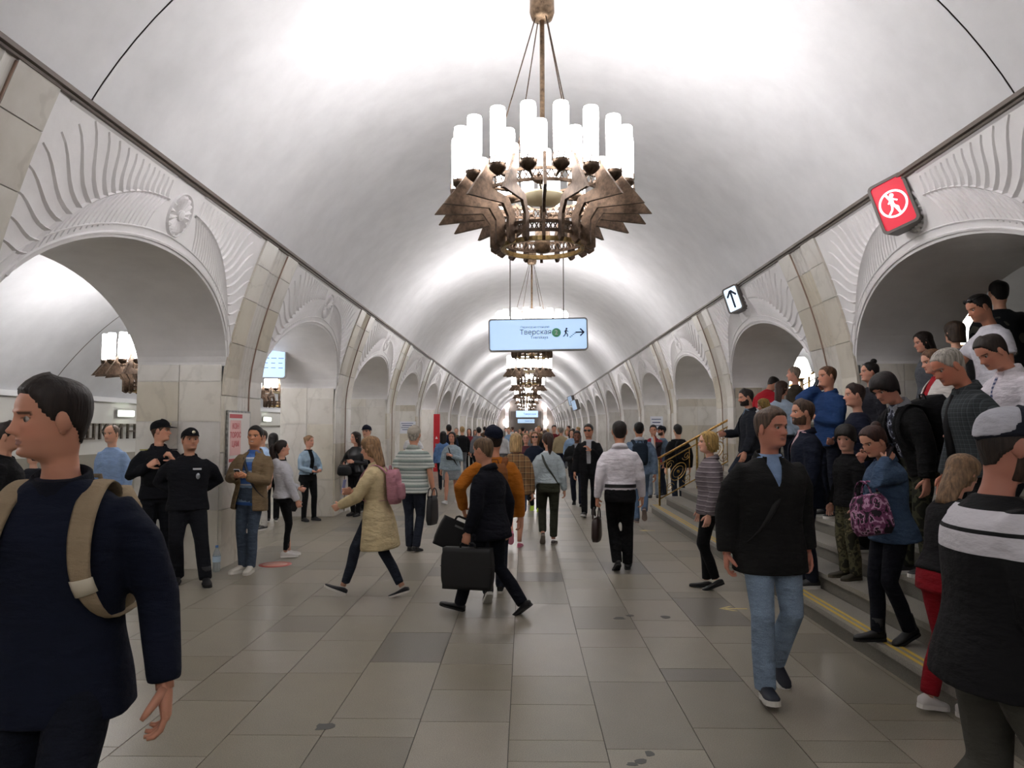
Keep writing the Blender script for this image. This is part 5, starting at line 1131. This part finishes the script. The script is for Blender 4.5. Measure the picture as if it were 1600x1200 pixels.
q = person(stairs_at(1550, 4.18), 88, 'man in white T-shirt with sunglasses pushed up on his hair', h=1.80, hp=18, lean=5, feet='passL', hands=((.12, .36, 1.16), 10), skin='#b07a62', hair=('buzz', '#15100f'), stub=.45, glasses='up', top=dict(mat=F_('#dcdbe4'), name='tshirt', loose=.022, short=True), bottom=TR_(DJEANS))
person(stairs_at(1560, 4.80), -10, 'dark-clad person with a printed back at the top of the stairs', h=1.74, hair=('short', '#120f0f'), top=dict(mat=blotch(((0, '#15171c'), (.60, '#15171c'), (.66, '#4a4a44')), 5), loose=.05, hem=-.14), bottom=TR_(BLACK))
# denim jacket woman on the phone and boy
q = person(on_step(2.48, 5.42), 98, 'woman with brown bun in blue denim jacket talking on a phone', h=1.60, fem=True, hp=20, hy=6, lean=6, feet=((.06, .12, 0, 0), (-.07, -.12, .0, 20)), hands=((.18, .16, 1.02), (-.16, .13, 1.43)), curl=(60, 22), pdir=(None, (.9, -.4, 0)), skin='#c08d76', hair=('bun', '#3a2019', (0, -.34, .92)), lod=0,
           top=dict(mat=denim('#3d5069'), loose=.030, hem=-.14), bottom=TR_(F_('#11131c'), slim=.4, cuff=.95), shoes=('boot', '#121214', '#121214'), collar=denim('#3d5069'))
phone(q, 1, 'black phone at the ear of the denim jacket woman', (.02, -.03, .07))
BAGM = blotch(((0, '#221a22'), (.42, '#6f3a5c'), (.52, '#b58aa6'), (.60, '#2a2028'), (.68, '#8a4a72')), 16)
handbag(q, (-.12, .28, 1.16), BAGM, 'pink and black patterned bag held by the woman on the phone', (.36, .18, .30), 8, ry=14)
q = person(on_step(2.80, 6.85), 98, 'boy in black jacket and camouflage trousers on the second step', h=1.36, hp=14, hy=40, head=1.18, hands=(4, 6), hair=('fringe', '#17110f'), skin='#c0917e', top=dict(mat=BLACK, loose=.03), bottom=TR_(blotch(((0, '#2a2a20'), (.42, '#55523c'), (.52, '#3a3828'), (.6, '#6a6248')), 10), loose=.02), shoes=('sneaker', '#3a3528', '#4a4538'))
# near right: black and white jacket with cap; red trousers behind
q = person(Vector((XY(1530, 2.72), 2.72, 0)), -98, 'man in black and white striped jacket and baseball cap walking right', h=1.80, lean=4, hp=6, feet=((.08, .30, 0, -10), (-.09, -.30, 0, 30)), hands=(16, 14), skin='#a06c5a', hair=('buzz', '#2b211c'), beard='#3a2a22', lod=0, cap=dict(mat=F_('#23262f'), visor=F_('#1a1d26'), panel=F_('#b9b9c2')), glasses='dark',
           top=dict(mat=stripes(((0, '#141416'), (.66, '#141416'), (.70, '#c9c6cc'), (.742, '#1b1b1d'), (.748, '#c9c6cc'), (.782, '#161618')), 1.75), loose=.045, hem=-.14), bottom=TR_(F_('#46453f'), loose=.02), shoes=('flat', '#151517', '#151517'))
person(on_floor(1480, 1118), -80, 'person in red trousers and white sneakers half hidden behind the striped jacket man', h=1.58, fem=True, hp=6, lean=13, feet=((.07, .10, 0, 0), (-.08, -.10, 0, 10)), hands=(28, 28), hair=('long', '#7d6248', -.6), skin='#c4917c', top=dict(mat=F_('#1b1a1c'), loose=.02, hem=-.02), bottom=TR_(F_('#8a1420'), loose=.012, cuff=.9), shoes=('sneaker', '#cfcac8', '#e0dcd8'))
# ---- crowd deeper in the hall
FARC = [(748, 745, 6, 0), (760, 738, 176, 1), (722, 742, 3, 0), (733, 736, 180, 1), (772, 732, 175, 0), (786, 742, 4, 1), (795, 728, 178, 0), (806, 734, 178, 1), (817, 727, 2, 0), (829, 737, 178, 1), (842, 729, 177, 0), (852, 735, 4, 1),
        (866, 741, 174, 0), (877, 746, 2, 0), (886, 733, 180, 1), (893, 748, 176, 1), (701, 752, 20, 0), (713, 733, 170, 0), (904, 728, 90, 0), (889, 722, 95, 0), (896, 719, 90, 1), (875, 724, 88, 0), (780, 716, 180, 1), (801, 714, 0, 0), (823, 715, 180, 1), (838, 716, 178, 0), (856, 716, 2, 1), (742, 722, 178, 1), (757, 715, 5, 0), (768, 712, 180, 0), (812, 708, 178, 1), (846, 708, 0, 0), (790, 707, 178, 0), (831, 704, 178, 1), (1090, 0, 0, 0)]
CN = [('black', '#17171a'), ('grey', '#6f7278'), ('navy', '#1b2338'), ('white', '#c9c9cc'), ('dark red', '#6b2028'), ('brown', '#5a4434'), ('olive', '#4a4c38'), ('light blue', '#8aa4c4'), ('beige', '#a89878')]
HN = [('black', '#15100f'), ('brown', '#3f2b20'), ('fair', '#9a7d52'), ('grey', '#8a847c')]
seen = {}
for i, (px, py, yw, fm) in enumerate(FARC[:-1]):
    loc = on_floor(px, py); a, b = CN[(i*4+1) % 9], CN[(i*5) % 3]; hn = HN[(i*3) % 4]; hst = ('long', 'pony', 'bob')[i % 3] if fm else ('short', 'buzz')[i % 2]
    way = 'walking away' if abs((yw+180) % 360-180) < 60 else ('facing left' if 60 < yw < 120 else 'facing the camera'); lab = 'distant %s-haired %s, %s jacket, %s trousers, %s' % (hn[0], 'woman' if fm else 'man', a[0], b[0], way)
    zone = 'left' if px < 785 else ('middle' if px < 850 else 'right'); lab += ', %s of crowd' % zone
    person(loc, yw+random.uniform(-15, 15), lab, h=(1.66 if fm else 1.76)+random.uniform(-.04, .05), fem=bool(fm), feet=random.choice(('walkR', 'walkL', 'stand', 'passR')), hands=(random.uniform(-12, 15), random.uniform(-12, 15)), hair=(hst, hn[1]), skin=random.choice(('#c4937c', '#b98670', '#c99a85')), lod=2,
           top=dict(mat=F_(a[1]), loose=.026), bottom=TR_(F_(b[1])), group='crowd deep in the hall')
# ------------------------------------------------------------------ bake text and remeshed garments in one pass
bpy.context.view_layer.update()
dg = bpy.context.evaluated_depsgraph_get()
done = []
for o, fn in BAKE:
    me = bpy.data.meshes.new_from_object(o.evaluated_get(dg)); done.append((o, fn, me))
for o, fn, me in done:
    if o.type == 'FONT':
        n = o.name; par = o.parent; mb_ = o.matrix_basis.copy(); cu = o.data; lab = dict(o.items())
        o.name = 'old'; q = bpy.data.objects.new(n, me); COL.objects.link(q); q.parent = par; q.matrix_basis = mb_
        bpy.data.objects.remove(o); bpy.data.curves.remove(cu)
    else:
        old = o.data; mats = list(old.materials); o.modifiers.clear(); o.data = me; me.name = o.name
        if fn: fn(o)
        me.materials.clear(); [me.materials.append(m) for m in mats]
        me.polygons.foreach_set('use_smooth', [True]*len(me.polygons))
        bpy.data.meshes.remove(old)
